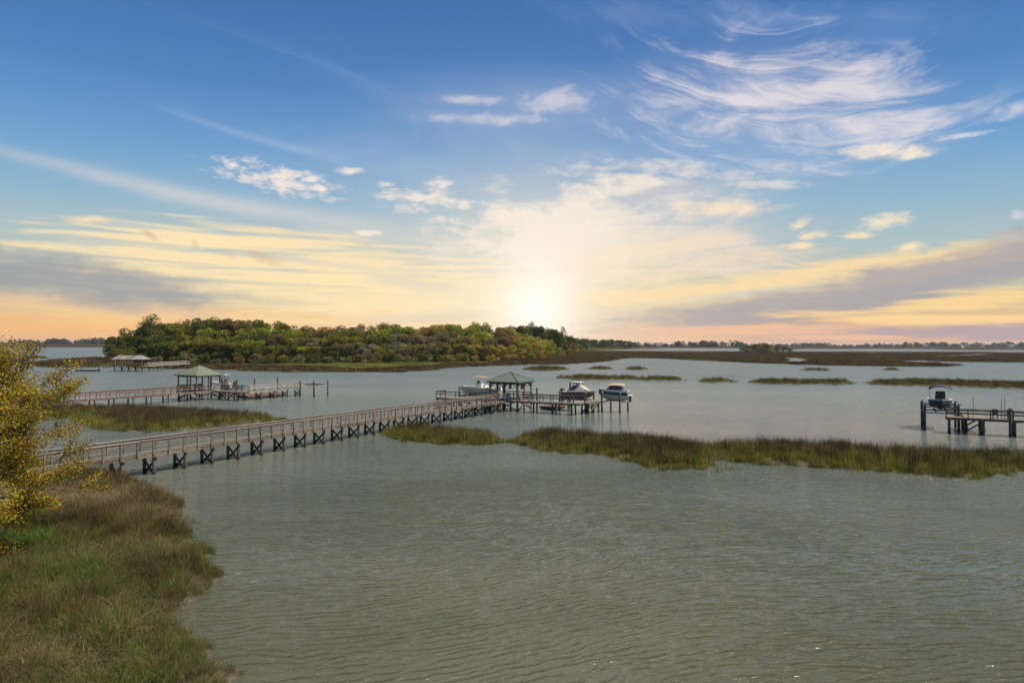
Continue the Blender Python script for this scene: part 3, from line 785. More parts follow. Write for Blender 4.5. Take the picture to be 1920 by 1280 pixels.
def tube(v, f, a, b, r0, r1, n=6):
    a, b = Vector(a), Vector(b); d = (b - a)
    q = d.to_track_quat('Z', 'Y'); k = len(v)
    for c, r in ((a, r0), (b, r1)):
        for i in range(n):
            t = 2 * math.pi * i / n
            v.append(tuple(c + q @ Vector((r * math.cos(t), r * math.sin(t), 0))))
    f += [(k + i, k + (i + 1) % n, k + n + (i + 1) % n, k + n + i) for i in range(n)]
def limb_path(v, f, p, d, L, r, depth, tips, rr, spread=0.6, up=0.15, segs=3, kids=(2, 4), n=6, rmin=0.008):
    """a bent, tapering limb that splits again"""
    p = Vector(p); d = Vector(d).normalized()
    for s in range(segs):
        d = (d + Vector((rr.gauss(0, .16), rr.gauss(0, .16), rr.gauss(0, .10) + up * .3))).normalized()
        q = p + d * (L / segs); r1 = max(r * (1 - 0.45 * (s + 1) / segs), rmin)
        tube(v, f, p, q, max(r * (1 - 0.45 * s / segs), rmin), r1, n); p = q
        if depth > 0 and s >= segs // 2:
            pass
    if depth == 0:
        tips.append((tuple(p), tuple(d))); return
    for k in range(rr.randint(*kids)):
        nd = (d + Vector((rr.gauss(0, spread), rr.gauss(0, spread), rr.gauss(0, spread * .7) + up))).normalized()
        limb_path(v, f, p, nd, L * rr.uniform(.55, .85), max(r * .55, rmin), depth - 1, tips, rr, spread, up, segs, kids, max(3, n - 1), rmin)
def leaves(pts, nrm, size, tint, rg, flat=0.5):
    """one bent leaf-spray quad per point, facing roughly along its normal"""
    n = len(pts)
    d = nrm * flat + rg.normal(0, 1, (n, 3)) * (1 - flat); d /= np.linalg.norm(d, axis=1, keepdims=True) + 1e-9
    a = np.cross(d, rg.normal(0, 1, (n, 3))); a /= np.linalg.norm(a, axis=1, keepdims=True) + 1e-9
    b = np.cross(d, a)
    s = (size * rg.uniform(.6, 1.35, n))[:, None] if np.ndim(size) == 0 else size[:, None]
    v = np.empty((n, 4, 3))
    v[:, 0] = pts - a * s * .5; v[:, 1] = pts - b * s * .32 + d * s * .12; v[:, 2] = pts + a * s * .5; v[:, 3] = pts + b * s * .32 + d * s * .12
    return v.reshape(-1, 3), np.arange(4 * n).reshape(-1, 4), np.repeat(tint, 4)
def leaf_mesh(name, V, F, Tn):
    me = bpy.data.meshes.new(name)
    nv, nf = len(V), len(F)
    me.vertices.add(nv); me.vertices.foreach_set('co', V.astype(np.float32).ravel())
    me.loops.add(nf * 4); me.loops.foreach_set('vertex_index', F.astype(np.int32).ravel())
    me.polygons.add(nf); me.polygons.foreach_set('loop_start', np.arange(0, nf * 4, 4, dtype=np.int32))
    me.update(calc_edges=True)
    at = me.attributes.new('tint', 'FLOAT', 'POINT'); at.data.foreach_set('value', Tn.astype(np.float32))
    me.materials.append(M['leaf'])
    return me

def proto_tree(seed, kind):
    """unit tree: height 1, drawn at 12-20 m; returns trunk and crown meshes"""
    rr = random.Random(seed); rg = np.random.default_rng(seed)
    v = []; f = []
    cl = []
    if kind == 'oak':          # wide dome that reaches low
        tube(v, f, (0, 0, -0.05), (0.01, 0, .3), .030, .022, 7)
        for i in range(5):
            a = i * 1.257 + rr.uniform(-.3, .3)
            tube(v, f, (0.01, 0, .25 + .03 * i), (.24 * math.cos(a), .24 * math.sin(a), .55 + .06 * i), .016, .006, 5)
        for i in range(26):
            a = rr.uniform(0, 6.283); t = rr.uniform(0, 1) ** .7
            zc = .22 + .64 * t; rad = .36 * math.sqrt(max(0, 1 - ((zc - .40) / .52) ** 2)) * rr.uniform(.75, 1.05)
            cl.append(((rad * math.cos(a), rad * math.sin(a), zc), rr.uniform(.09, .15), rr.uniform(0.2, 0.8)))
        cl.append(((0, 0, .5), .25, .4)); per = 170; sz = .036
    elif kind == 'bushy':      # low shrubby tree, foliage to the ground
        tube(v, f, (0, 0, -0.05), (0, 0.02, .5), .026, .014, 6)
        for i in range(26):
            a = rr.uniform(0, 6.283); zc = .10 + .78 * rr.uniform(0, 1); rad = .42 * math.sqrt(max(0, 1 - ((zc - .38) / .62) ** 2)) * rr.uniform(.7, 1.0)
            cl.append(((rad * math.cos(a), rad * math.sin(a), zc), rr.uniform(.10, .16), rr.uniform(.2, .8)))
        cl.append(((0, 0, .45), .26, .4)); per = 165; sz = .040
    elif kind == 'bare':       # thin spring crown, branches show
        tube(v, f, (0, 0, -0.05), (0, .01, .35), .026, .018, 6)
        tips = []
        for i in range(6):
            a = i * 1.05 + rr.uniform(-.3, .3)
            limb_path(v, f, (0, 0, .28 + .02 * i), (math.cos(a), math.sin(a), 1.1), .26, .011, 2, tips, rr, .5, .2, 2, (2, 3), 4, .0022)
        for p, d in tips: cl.append((p, .07, rr.uniform(.2, .8)))
        per = 42; sz = .028
    else:                      # pine: bare stem, clumps in flat tiers high up
        tube(v, f, (0, 0, -0.05), (0.02, 0, .93), .018, .007, 7)
        for i in range(17):
            t = i / 16; zc = .44 + .52 * t; a = i * 2.4 + rr.uniform(-.4, .4); rad = (.24 * (1 - .75 * t) + .03) * rr.uniform(.6, 1.1)
            x, y = rad * math.cos(a), rad * math.sin(a)
            tube(v, f, (0.01, 0, zc - .05), (x, y, zc), .006, .003, 4)
            cl.append(((x, y, zc), rr.uniform(.055, .09), rr.uniform(.2, .8))); cl.append(((x * .5, y * .5, zc + .02), .06, rr.uniform(.2, .8)))
        per = 70; sz = .026
    pts = []; nr = []; tn = []
    for c, r, t in cl:
        n = int(per * (r / .12) ** 1.5) + 14
        d = rg.normal(0, 1, (n, 3)); d /= np.linalg.norm(d, axis=1, keepdims=True)
        q = np.array(c) + d * (r * rg.uniform(.55, 1.08, n) ** .5)[:, None] * np.array([1, 1, .75])
        k = q[:, 2] > .015
        pts.append(q[k]); nr.append(d[k]); tn.append(np.clip(t + rg.normal(0, .17, k.sum()), 0, 1))
    V, F, Tn = leaves(np.concatenate(pts), np.concatenate(nr), sz, np.concatenate(tn), rg, .45)
    tm = bpy.data.meshes.new('trunk'); tm.from_pydata(v, [], f); tm.update(); tm.materials.append(M['bark'])
    return tm, leaf_mesh('crown', V, F, Tn)
PROTO = {k: [proto_tree(31 * i + j, k) for j in range(n)] for i, (k, n) in enumerate((('oak', 5), ('bushy', 4), ('bare', 3), ('pine', 3)))}

PAL = {'dark green': (0.070, 0.078, 0.014), 'olive green': (0.140, 0.126, 0.018), 'bright green': (0.178, 0.182, 0.018), 'brownish': (0.155, 0.105, 0.040), 'golden': (0.265, 0.190, 0.034),
       'rust coloured': (0.235, 0.120, 0.028), 'grey green': (0.150, 0.134, 0.062), 'yellow green': (0.225, 0.230, 0.028)}
ORD = ['first', 'second', 'third', 'fourth', 'fifth', 'sixth', 'seventh', 'eighth', 'ninth', 'tenth', 'eleventh', 'twelfth', 'thirteenth', 'fourteenth', 'fifteenth', 'sixteenth', 'seventeenth', 'eighteenth',
       'nineteenth', 'twentieth'] + ['twenty-' + w for w in ('first', 'second', 'third', 'fourth', 'fifth', 'sixth', 'seventh', 'eighth', 'ninth')] + ['thirtieth'] + ['thirty-' + w for w in ('first', 'second', 'third', 'fourth', 'fifth', 'sixth', 'seventh', 'eighth', 'ninth')]
def ORDX(n):
    tens = ['', '', 'twenty', 'thirty', 'forty', 'fifty', 'sixty', 'seventy']
    if n < len(ORD): return ORD[n]
    return tens[(n + 1) // 10][:-1] + 'ieth' if (n + 1) % 10 == 0 else tens[(n + 1) // 10] + '-' + ORD[(n + 1) % 10 - 1]
NAME = {'oak': 'oak_tree', 'bushy': 'shrub_tree', 'bare': 'sparse_tree', 'pine': 'pine_tree'}
WORD = {'oak': 'oak', 'bushy': 'bushy tree', 'bare': 'thin-leaved tree', 'pine': 'pine'}
def tree(kind, x, y, z, h, wide, colour, label, group):
    i = rnd.randrange(len(PROTO[kind])); tm, cm = PROTO[kind][i]
    r = empty(NAME[kind], (x, y, z), rnd.uniform(0, 6.283))
    r.scale = (h * wide, h * wide, h)
    tag(r, label, 'tree', group)
    part('trunk', tm, r, (0, 0, 0)); c = part('crown', cm, r, (0, 0, 0))
    j = rnd.uniform(.98, 1.32); c.color = (*(v * j for v in PAL[colour]), 1)
    return r
def zl(x, y):
    a = np.array([x]); b = np.array([y]); return float(isl.z_from(a, b, isl.dist(a, b))[0])
def lerp(x, pts):
    xs = [p[0] for p in pts]; return float(np.interp(x, xs, [p[1] for p in pts]))
FRONT = [(206, 681.5), (300, 682), (400, 682.5), (520, 682.5), (660, 681.5), (800, 679.5), (900, 678.5), (1000, 676), (1046, 671.5), (1062, 666)]
TOP = [(206, 640), (240, 627), (262, 622), (300, 612), (340, 607), (390, 601), (430, 600), (480, 604), (520, 610), (560, 617), (620, 614), (680, 614), (730, 611), (800, 612), (870, 611), (930, 616), (960, 622), (1000, 632), (1040, 648), (1062, 656)]
def front_colour(px, row):
    u = rnd.random()
    if px < 330: t = [('dark green', .55), ('olive green', .3), ('brownish', .15)]
    elif px < 560: t = [('dark green', .28), ('olive green', .30), ('bright green', .22), ('brownish', .2)]
    elif px < 760: t = [('grey green', .30), ('olive green', .25), ('brownish', .25), ('dark green', .1), ('bright green', .1)] if row < 2 else [('olive green', .4), ('bright green', .2), ('rust coloured', .2), ('brownish', .2)]
    elif px < 900: t = [('grey green', .2), ('golden', .25), ('brownish', .2), ('olive green', .35)] if row < 2 else [('rust coloured', .2), ('golden', .2), ('bright green', .2), ('yellow green', .2), ('olive green', .2)]
    else: t = [('golden', .45), ('yellow green', .35), ('brownish', .2)]
    for k, w in t:
        u -= w
        if u <= 0: return k
    return t[0][0]
ROWN = ['front row', 'second row', 'third row', 'back row']
for row, (dep, step, frac) in enumerate(((-3, 6.0, .48), (11, 6.6, .70), (20, 7.2, .88), (31, 7.6, 1.0))):
    xs = []; s = 208.0 + row * 4
    n = 0
    while s < 1060 - row * 12:
        fy = lerp(s, FRONT) + rnd.uniform(-.25, .25)
        p = P(s, fy); u = p / np.linalg.norm(p)
        q = p + u * (dep + rnd.uniform(-2.5, 2.5))
        dist = np.linalg.norm(q)
        ty = lerp(s, TOP) - 8; yh = 645 + (s - 960) * ROLL
        ztop = EYE + (yh - ty) / FPX * dist
        z = zl(q[0], q[1]) - .1
        h = (ztop - z) * (frac + rnd.uniform(-.06, .06)) if row < 3 else (ztop - z) * rnd.uniform(.94, 1.05)
        h = max(h, 4.5)
        kind = rnd.choices(['bushy', 'oak', 'bare'], [.55, .35, .10])[0] if row == 0 else rnd.choices(['oak', 'bushy', 'bare'], [.75, .12, .13])[0]
        c = front_colour(s, row)
        if kind == 'bare': c = rnd.choice(['brownish', 'grey green', 'brownish'])
        wide = rnd.uniform(1.0, 1.25) * (1.25 if row == 0 else 1.0) * min(1.0, 15.0 / h)
        tree(kind, q[0], q[1], z, h, max(wide, .72), c, '%s %s on the wooded island, %s from the left in the %s' % (c, WORD[kind], ORD[n], ROWN[row]), 'trees of the wooded island')
        n += 1
        s += step * rnd.uniform(.8, 1.2) * FPX / p[1] * 1.0
# undergrowth along the foot of the wood
s = 210.0; n = 0
while s < 1056:
    p = P(s, lerp(s, FRONT) + 1.0); u = p / np.linalg.norm(p); q = p + u * rnd.uniform(-9, -5)
    c = rnd.choice(['dark green', 'dark green', 'olive green', 'grey green', 'brownish'] if s < 800 else ['golden', 'olive green', 'brownish', 'dark green'])
    tree('bushy', q[0], q[1], zl(*q) - .15, rnd.uniform(2.6, 5.2), rnd.uniform(1.3, 1.7), c, '%s low shrub at the foot of the wood, %s from its left end' % (c, ORDX(n)), 'shrubs at the foot of the wood')
    n += 1; s += rnd.uniform(4.5, 9.0) * FPX / p[1]
# pines standing above the wood
for px, ty, dep, lab, colr in ((285, 597, 22, 'tall dark pine above the left end of the wooded island', 'dark green'), (272, 606, 17, 'shorter dark pine left beside the tall pine of the island', 'dark green'), (720, 606, 55, 'dark pine top just above the middle of the wood', 'dark green'),
                               (674, 609, 55, 'small dark pine top left of the middle of the wood', 'dark green'), (893, 604.5, 60, 'broad dark pine above the rusty oaks', 'dark green'), (912, 606, 62, 'second dark pine above the rusty oaks', 'dark green')):
    p = P(px, lerp(px, FRONT)); u = p / np.linalg.norm(p); q = p + u * dep; z = zl(*q) - .1
    h = EYE + (645 + (px - 960) * ROLL - ty) / FPX * np.linalg.norm(q) - z
    tree('pine', q[0], q[1], z, h, rnd.uniform(.95, 1.15) * (1.15 if px in (285, 893) else 1), colr, lab, 'pines above the wooded island')
# darker wood further off, behind the right end of the island
n = 0
for px, by, ty in ((938, 667, 609), (955, 667, 611), (968, 667, 607), (982, 667, 605), (996, 667, 603.5), (1010, 667, 606), (1022, 667, 610), (1034, 667, 613), (1046, 667, 618), (1056, 666, 613), (1064, 665, 626), (1072, 664, 629),
                   (975, 665, 612), (1003, 665, 609), (1028, 665, 616), (1050, 664.5, 623)):
    q = P(px, by); d = np.linalg.norm(q); z = zl(*q) - .1
    h = EYE + (645 + (px - 960) * ROLL - ty) / FPX * d - z
    kind = 'pine' if px in (955, 1056, 996) else 'oak'
    tree(kind, q[0], q[1], z, h, rnd.uniform(.55, .7) if kind == 'oak' else .75, 'dark green' if n % 3 else 'olive green', '%s in the darker wood behind the island, %s from the left' % ('tall pine' if kind == 'pine' else 'tall dark oak', ORD[n]), 'darker wood behind the island')
    n += 1
n = 0
for px in np.linspace(1072, 1196, 24):
    by = lerp(px, [(1072, 660), (1110, 656.5), (1150, 654.5), (1200, 653)]); ty = lerp(px, [(1072, 631), (1090, 633), (1130, 635), (1160, 636), (1196, 641)])
    q = P(px + rnd.uniform(-2, 2), by + rnd.uniform(-.4, .4)); d = np.linalg.norm(q); z = zl(*q) - .1
    h = max(EYE + (645 + (px - 960) * ROLL - ty) / FPX * d - z, 7) * rnd.uniform(.9, 1.06)
    k = rnd.choice(['oak', 'oak', 'pine', 'bushy'])
    tree(k, q[0], q[1], z, h, rnd.uniform(.75, 1.0), rnd.choice(['dark green', 'dark green', 'olive green']), '%s in the receding tree line right of the wood, %s from the left' % ({'pine': 'distant pine'}.get(k, 'distant dark tree'), ORD[n]), 'receding tree line right of the wood')
    n += 1
# single small trees at the right end of the shore
for px, by, ty, c, lab in ((1094, 661, 651, 'yellow green', 'round yellow green tree alone on the marsh edge right of the wood'), (1064, 665, 641, 'golden', 'golden tree at the right tip of the wooded island'), (1072, 664, 640, 'rust coloured', 'thin rust coloured tree right of the golden tree')):
    q = P(px, by); d = np.linalg.norm(q); z = zl(*q) - .2
    h = EYE + (645 + (px - 960) * ROLL - ty) / FPX * d - z
    tree('bushy', q[0], q[1], z, h, 1.0, c, lab, 'single trees at the marsh edge')
# clump of shrubs on the marsh at the right
for i, (px, by, ty, c) in enumerate(((1392, 660, 650, 'dark green'), (1404, 660.5, 646, 'dark green'), (1416, 660, 644, 'dark green'), (1428, 661, 641.5, 'olive green'), (1438, 661, 643, 'dark green'), (1448, 661.5, 649.5, 'yellow green'), (1458, 660.5, 647, 'dark green'), (1470, 660.5, 648.5, 'dark green'), (1482, 660, 651, 'dark green'), (1431, 662, 653, 'olive green'))):
    q = P(px, by, .9); d = np.linalg.norm(q)
    h = max(EYE + (645 + (px - 960) * ROLL - ty) / FPX * d - .7, 4)
    tree('bushy', q[0], q[1], .7, h, rnd.uniform(.9, 1.25), c, '%s shrub in the clump on the right-hand marsh, %s from the left' % (c, ORD[i]), 'shrub clump on the right-hand marsh')

# woods along the horizon: too far to tell trees apart
def far_wood(name, label, spans, colour):
    rg = np.random.default_rng(len(name) + len(label)); pts = []; nr = []; tn = []; sz = []
    for x0, x1, by, ty, dep in spans:
        dist0 = P((x0 + x1) / 2, by, 1.0)[1]
        nt_ = max(6, int((x1 - x0) * dist0 / FPX / 9) * 2)
        for k in range(nt_):
            px = rg.uniform(x0, x1); q = P(px, by, 1.0); q = q * (1 + rg.uniform(0, dep) / q[1]); d = np.linalg.norm(q)
            e = min((px - x0), (x1 - px)) / (x1 - x0)
            h = (EYE + (645 + (px - 960) * ROLL - ty) / FPX * d - 1) * rg.uniform(.5, 1.05) * (0.55 + .45 * min(1, e * 6))
            h = max(h, 5); r = h * rg.uniform(.38, .6)
            n = 34; dd = rg.normal(0, 1, (n, 3)); dd /= np.linalg.norm(dd, axis=1, keepdims=True)
            c = dd * (rg.uniform(.5, 1.0, n) ** .5)[:, None] * np.array([r, r, h * .46]) + np.array([q[0], q[1], 1 + h * .54])
            pts.append(c); nr.append(dd); tn.append(np.clip(rg.uniform(.2, .7) + rg.normal(0, .12, n), 0, 1)); sz.append(np.full(n, h * .36) * rg.uniform(.7, 1.2, n))
    V, F, Tn = leaves(np.concatenate(pts), np.concatenate(nr), np.concatenate(sz), np.concatenate(tn), rg, .5)
    o = bpy.data.objects.new(name, leaf_mesh(name, V, F, Tn)); COL.objects.link(o); o.color = (*colour, 1)
    tag(o, label, None, None, 'stuff')
far_wood('horizon_wood', 'dark far wood along the left horizon', [(-420, 20, 645.2, 638.5, 250), (15, 90, 646, 637.2, 200), (85, 130, 646.2, 635.4, 200), (125, 205, 646.2, 634, 250), (195, 320, 646.2, 634.5, 250)], (0.040, 0.058, 0.030))
far_wood('horizon_wood', 'far pine wood right of the receding tree line', [(1195, 1262, 650.5, 641.5, 150), (1258, 1330, 650.6, 639.5, 120), (1300, 1402, 650.7, 638.5, 120)], (0.040, 0.055, 0.022))
far_wood('horizon_wood', 'low far wood along the right horizon', [(1395, 1480, 650.3, 644, 300), (1470, 1570, 650.3, 642.6, 300), (1565, 1625, 650.6, 645.2, 300), (1610, 1700, 650.8, 643.5, 300)], (0.042, 0.056, 0.028))
far_wood('horizon_wood', 'far wood with houses at the right horizon', [(1680, 1790, 651.2, 641.8, 200), (1780, 1860, 651.4, 643, 200), (1850, 2000, 651.6, 642.2, 200), (2000, 2400, 652, 643, 250)], (0.042, 0.060, 0.026))

# ------------------------------------------------------------------ a few far houses
M['siding'] = simple('pale_siding', (0.62, 0.60, 0.56), 0.7)
M['shingle'] = simple('grey_shingle', (0.16, 0.15, 0.15), 0.9)
def house(px, by, w, h, label):
    q = P(px, by, 1.0); r = empty('house', (q[0], q[1], .8), rnd.uniform(-.4, .4))
    tag(r, label, 'house', 'houses on the far shore')
    box('wall', M['siding'], r, (0, 0, h / 2), (w, w * .7, h))
    hw, hd, rh = w / 2 + .5, w * .35 + .5, w * .3
    me = mesh_obj('roof', [(-hw, -hd, 0), (hw, -hd, 0), (hw, hd, 0), (-hw, hd, 0), (-hw, 0, rh), (hw, 0, rh)], [(0, 1, 5, 4), (2, 3, 4, 5), (0, 4, 3), (1, 2, 5), (0, 3, 2, 1)], M['shingle'], r)
    me.location = (0, 0, h + .003)
    for x in (-w * .28, 0, w * .28): box('window', M['glass'], r, (x, -w * .35 - .03, h * .6), (w * .11, .08, h * .28))
for px, by, w, h, lb in ((1735, 651.8, 14, 9, 'pale house among trees on the right horizon, leftmost of the far houses'), (1803, 652, 16, 8, 'pale house on the right horizon, second of the far houses'),
                         (1842, 652, 13, 9, 'pale house on the right horizon, third of the far houses'), (1896, 652.2, 18, 9, 'pale house on the right horizon, nearest the right edge'), (1236, 651, 14, 7, 'white house low on the horizon left of the far pine wood')):
    house(px, by, w, h, lb)

# ------------------------------------------------------------------ near tree at the left edge
def near_tree():
    rr = random.Random(5); rg = np.random.default_rng(5)
    base = (-25.9, 27.0)
    a = np.array([base[0]]); b = np.array([base[1]]); z0 = float(bank.z_from(a, b, bank.dist(a, b))[0])
    r = empty('leaning_oak', (base[0], base[1], z0 - .1)); r.scale = (1.08, 1.08, 1.0); tag(r, 'golden green oak reaching in over the bank at the left edge', 'tree')
    v = []; f = []; tips = []
    tube(v, f, (0, 0, -.3), (.25, -.1, 1.6), .34, .26, 10); tube(v, f, (.25, -.1, 1.55), (.8, -.2, 3.2), .27, .20, 10)
    fork = Vector((.8, -.2, 3.1))
    for d, L, rad in (((1.0, -.1, .25), 2.9, .12), ((.9, .25, .65), 2.9, .12), ((.75, -.5, .05), 2.6, .10), ((.2, -.1, .8), 2.2, .12), ((.5, .5, .7), 2.4, .10), ((.95, -.25, -.05), 2.6, .08), ((1.0, .3, .0), 2.7, .08), ((1.0, -.05, -.28), 2.5, .09), ((1.0, .12, -.42), 2.6, .08), ((.95, -.2, -.45), 2.4, .07), ((1.0, .25, -.2), 2.6, .08), ((.7, .1, .45), 2.7, .10), ((-.8, .2, .7), 2.6, .12), ((-.5, -.7, .8), 2.4, .10), ((-.4, .8, .7), 2.4, .10)):
        limb_path(v, f, fork + Vector((rr.uniform(-.1, .1), 0, rr.uniform(-1.1, .2))), d, L * 1.06, rad, 3, tips, rr, .46, .05, 3, (2, 3), 6, .007)
    tr = mesh_obj('trunk', v, f, M['bark'], r, True)
    pts = []; nr = []; tn = []; hz = []
    for p, d in tips:
        p = np.array(p); d = np.array(d); t = rg.uniform(.15, .85)
        n = 360
        # sprays along the last twig
        u = rg.uniform(-1.1, .25, n)[:, None]
        q = p + d * u + rg.normal(0, .17, (n, 3)) * np.array([1, 1, .75])
        pts.append(q); nr.append(rg.normal(0, 1, (n, 3)) + np.array([0, 0, .8])); tn.append(np.clip(t + rg.normal(0, .2, n), 0, 1))
    pts = np.concatenate(pts); nr = np.concatenate(nr); tn = np.concatenate(tn)
    nr /= np.linalg.norm(nr, axis=1, keepdims=True)
    V, F, Tn = leaves(pts, nr, .08, tn, rg, .4)
    me = leaf_mesh('crown', V, F, Tn); o = part('crown', me, r, (0, 0, 0)); o.color = (.28, .172, .020, 1)
    mt = mat_leaf('golden_leaves', .4, .095); me.materials[0] = mt
    print('near tree', len(tips), len(F))
    return r
near_tree()

# ------------------------------------------------------------------ docks
AX = Vector((0.47359, 0.88074, 0)); BX = Vector((0.88074, -0.47359, 0)); DO = Vector((-3.225, 92.755, 0))
DANG = math.atan2(AX.y, AX.x)
def W(s, t, z=0.0): return DO + AX * s + BX * t + Vector((0, 0, z))
# inside a dock's own frame x runs along the walkway (s) and y to its left (-t)
def dock_root(name, label, cat='dock'):
    r = empty(name, DO, DANG); tag(r, label, cat); return r
def L3(s, t, z): return (s, -t, z)

def planks(name, r, s0, s1, t0, t1, z, along, mat, w=0.145, gap=0.012, th=0.04):
    """deck boards with open joints, laid across the walking direction"""
    v = []; f = []
    lo, hi = (s0, s1) if along == 's' else (t0, t1)
    n = max(1, int((hi - lo) / w))
    for i in range(n):
        a = lo + i * (hi - lo) / n + gap / 2; b = lo + (i + 1) * (hi - lo) / n - gap / 2
        e = rnd.uniform(-.025, .025); dz = rnd.uniform(-.004, .004)
        if along == 's': c = [(a, -t1 + e), (b, -t1 + e), (b, -t0 + e), (a, -t0 + e)]
        else: c = [(s0 + e, -b), (s1 + e, -b), (s1 + e, -a), (s0 + e, -a)]
        k = len(v)
        v += [(x, y, z - th + dz) for x, y in c] + [(x, y, z + dz) for x, y in c]
        f += [(k + 3, k + 2, k + 1, k), (k + 4, k + 5, k + 6, k + 7)] + [(k + j, k + (j + 1) % 4, k + 4 + (j + 1) % 4, k + 4 + j) for j in range(4)]
    o = mesh_obj(name, v, f, mat, r); o['kind'] = 'stuff'
    return o
def rail_run(r, p0, p1, z, mat, step=1.5, h=0.98, start=True, end=True, cap=True, mids=1):
    """railing along the straight line p0-p1 (s,t pairs)"""
    a, b = Vector((p0[0], -p0[1], z)), Vector((p1[0], -p1[1], z)); L = (b - a).length; n = max(1, round(L / step))
    q = (b - a).normalized(); perp = Vector((-q.y, q.x, 0))
    yaw = math.atan2(q.y, q.x)
    for i in range(n + 1):
        if (i == 0 and not start) or (i == n and not end): continue
        c = a + (b - a) * i / n
        box('rail_post', mat, r, c + Vector((0, 0, h / 2 - .17)), (.09, .09, h + .25), (0, 0, yaw))
    for i in range(n):
        c0, c1 = a + (b - a) * i / n, a + (b - a) * (i + 1) / n
        for k in range(mids):
            zz = h * (k + 1) / (mids + 1) + .03
            bar('mid_rail', mat, r, c0 + Vector((0, 0, zz)), c1 + Vector((0, 0, zz)), .035, .09)
        bar('under_rail', mat, r, c0 + Vector((0, 0, h - .10)), c1 + Vector((0, 0, h - .10)), .035, .09)
    if cap:
        m = max(1, round(L / 4.8))
        for i in range(m):
            c0, c1 = a + (b - a) * i / m, a + (b - a) * (i + 1) / m
            bar('top_rail', M['deck'] if mat is M['rail'] else mat, r, c0 + Vector((0, 0, h)), c1 + Vector((0, 0, h)) - q * .006, .15, .04)
def bent(r, c, q, w, z, mat, x=True, extra=0.0):
    """a pair of piles with cap beam and crossed braces; c centre, q walking direction (local frame)"""
    perp = Vector((-q.y, q.x, 0)).normalized(); c = Vector(c)
    ends = [c + perp * (w / 2 - .12), c - perp * (w / 2 - .12)]
    for e in ends: pile('piling', mat, r, e.x, e.y, -1.6, z - .30, rnd.uniform(.23, .28))
    bar('cap_beam', M['rail'], r, c + perp * (w / 2 + .12) + Vector((0, 0, z - .20)), c - perp * (w / 2 + .12) + Vector((0, 0, z - .20)), .30, .17)
    if x:
        for s in (1, -1):
            o = q.normalized() * (.15 * s)
            a, b = (ends[0], ends[1]) if s > 0 else (ends[1], ends[0])
            bar('cross_brace', mat, r, a + o + Vector((0, 0, .12)), b + o + Vector((0, 0, z - .38)), .05, .17)
def walkway(r, p0, p1, w, z, step=2.44, rails='both', rmat='rail', dmat='deck', xbr=True, phase=1.0, rstep=1.22, h=.98, end_a=True, end_b=True):
    a, b = Vector((p0[0], -p0[1], 0)), Vector((p1[0], -p1[1], 0)); q = (b - a).normalized(); L = (b - a).length; perp = Vector((-q.y, q.x, 0))
    if abs(q.x) > .5: planks('deck', r, min(p0[0], p1[0]), max(p0[0], p1[0]), p0[1] - w / 2, p0[1] + w / 2, z, 's', M[dmat])
    else: planks('deck', r, p0[0] - w / 2, p0[0] + w / 2, min(p0[1], p1[1]), max(p0[1], p1[1]), z, 't', M[dmat])
    for s in (-1, 1):
        n = max(1, round(L / 4.88))
        for i in range(n):
            o = perp * (s * (w / 2 - .04)) + Vector((0, 0, z - .15))
            bar('stringer', M['rail'] if rmat == 'rail' else M[rmat], r, a + q * (L * i / n) + o, a + q * (L * (i + 1) / n - .006) + o, .05, .21)
    d = phase
    while d < L - .2:
        bent(r, a + q * d, q, w, z, M['pile'], xbr); d += step
    for s in (-1, 1):
        if rails == 'both' or (rails == 'left' and s > 0) or (rails == 'right' and s < 0):
            o = perp * (s * (w / 2 + .03)); p, e = a + o, b + o
            rail_run(r, (p.x, -p.y), (e.x, -e.y), z, M[rmat], rstep, h, end_a, end_b)

def ridged_roof(name, mat, rib, r, cx, cy, half, z, rise, ribs=9, th=.10):
    """four-sided standing-seam roof with fascia"""
    hs = half
    v = [(cx - hs, cy - hs, z), (cx + hs, cy - hs, z), (cx + hs, cy + hs, z), (cx - hs, cy + hs, z), (cx, cy, z + rise)]
    v += [(a, b, c - th) for a, b, c in v[:4]] + [(cx, cy, z + rise - th)]
    f = [(0, 1, 4), (1, 2, 4), (2, 3, 4), (3, 0, 4)] + [(5 + i, 5 + (i + 1) % 4, (i + 1) % 4, i) for i in range(4)] + [(6, 5, 9), (7, 6, 9), (8, 7, 9), (5, 8, 9)]
    o = mesh_obj(name, v, f, mat, r)
    C = Vector((cx, cy, z + rise))
    cs = [Vector(p) for p in v[:4]]
    up = Vector((0, 0, .025))
    for i in range(4):
        a, b = cs[i], cs[(i + 1) % 4]
        bar('hip_cap', rib, o, a + up, C + up, .10, .05)
        mid = (a + b) / 2
        for k in range(1, ribs + 1):
            t = k / (ribs + 1); p = a.lerp(b, t)
            # seam runs up the slope until it meets a hip
            u = 1 - abs(2 * t - 1)
            e = p + (C - mid) * u
            bar('seam', rib, o, p + up * .7, e + up * .7, .035, .045)
        bar('fascia', rib, o, a + Vector((0, 0, -.09)), b + Vector((0, 0, -.09)), .05, .16)
    return o
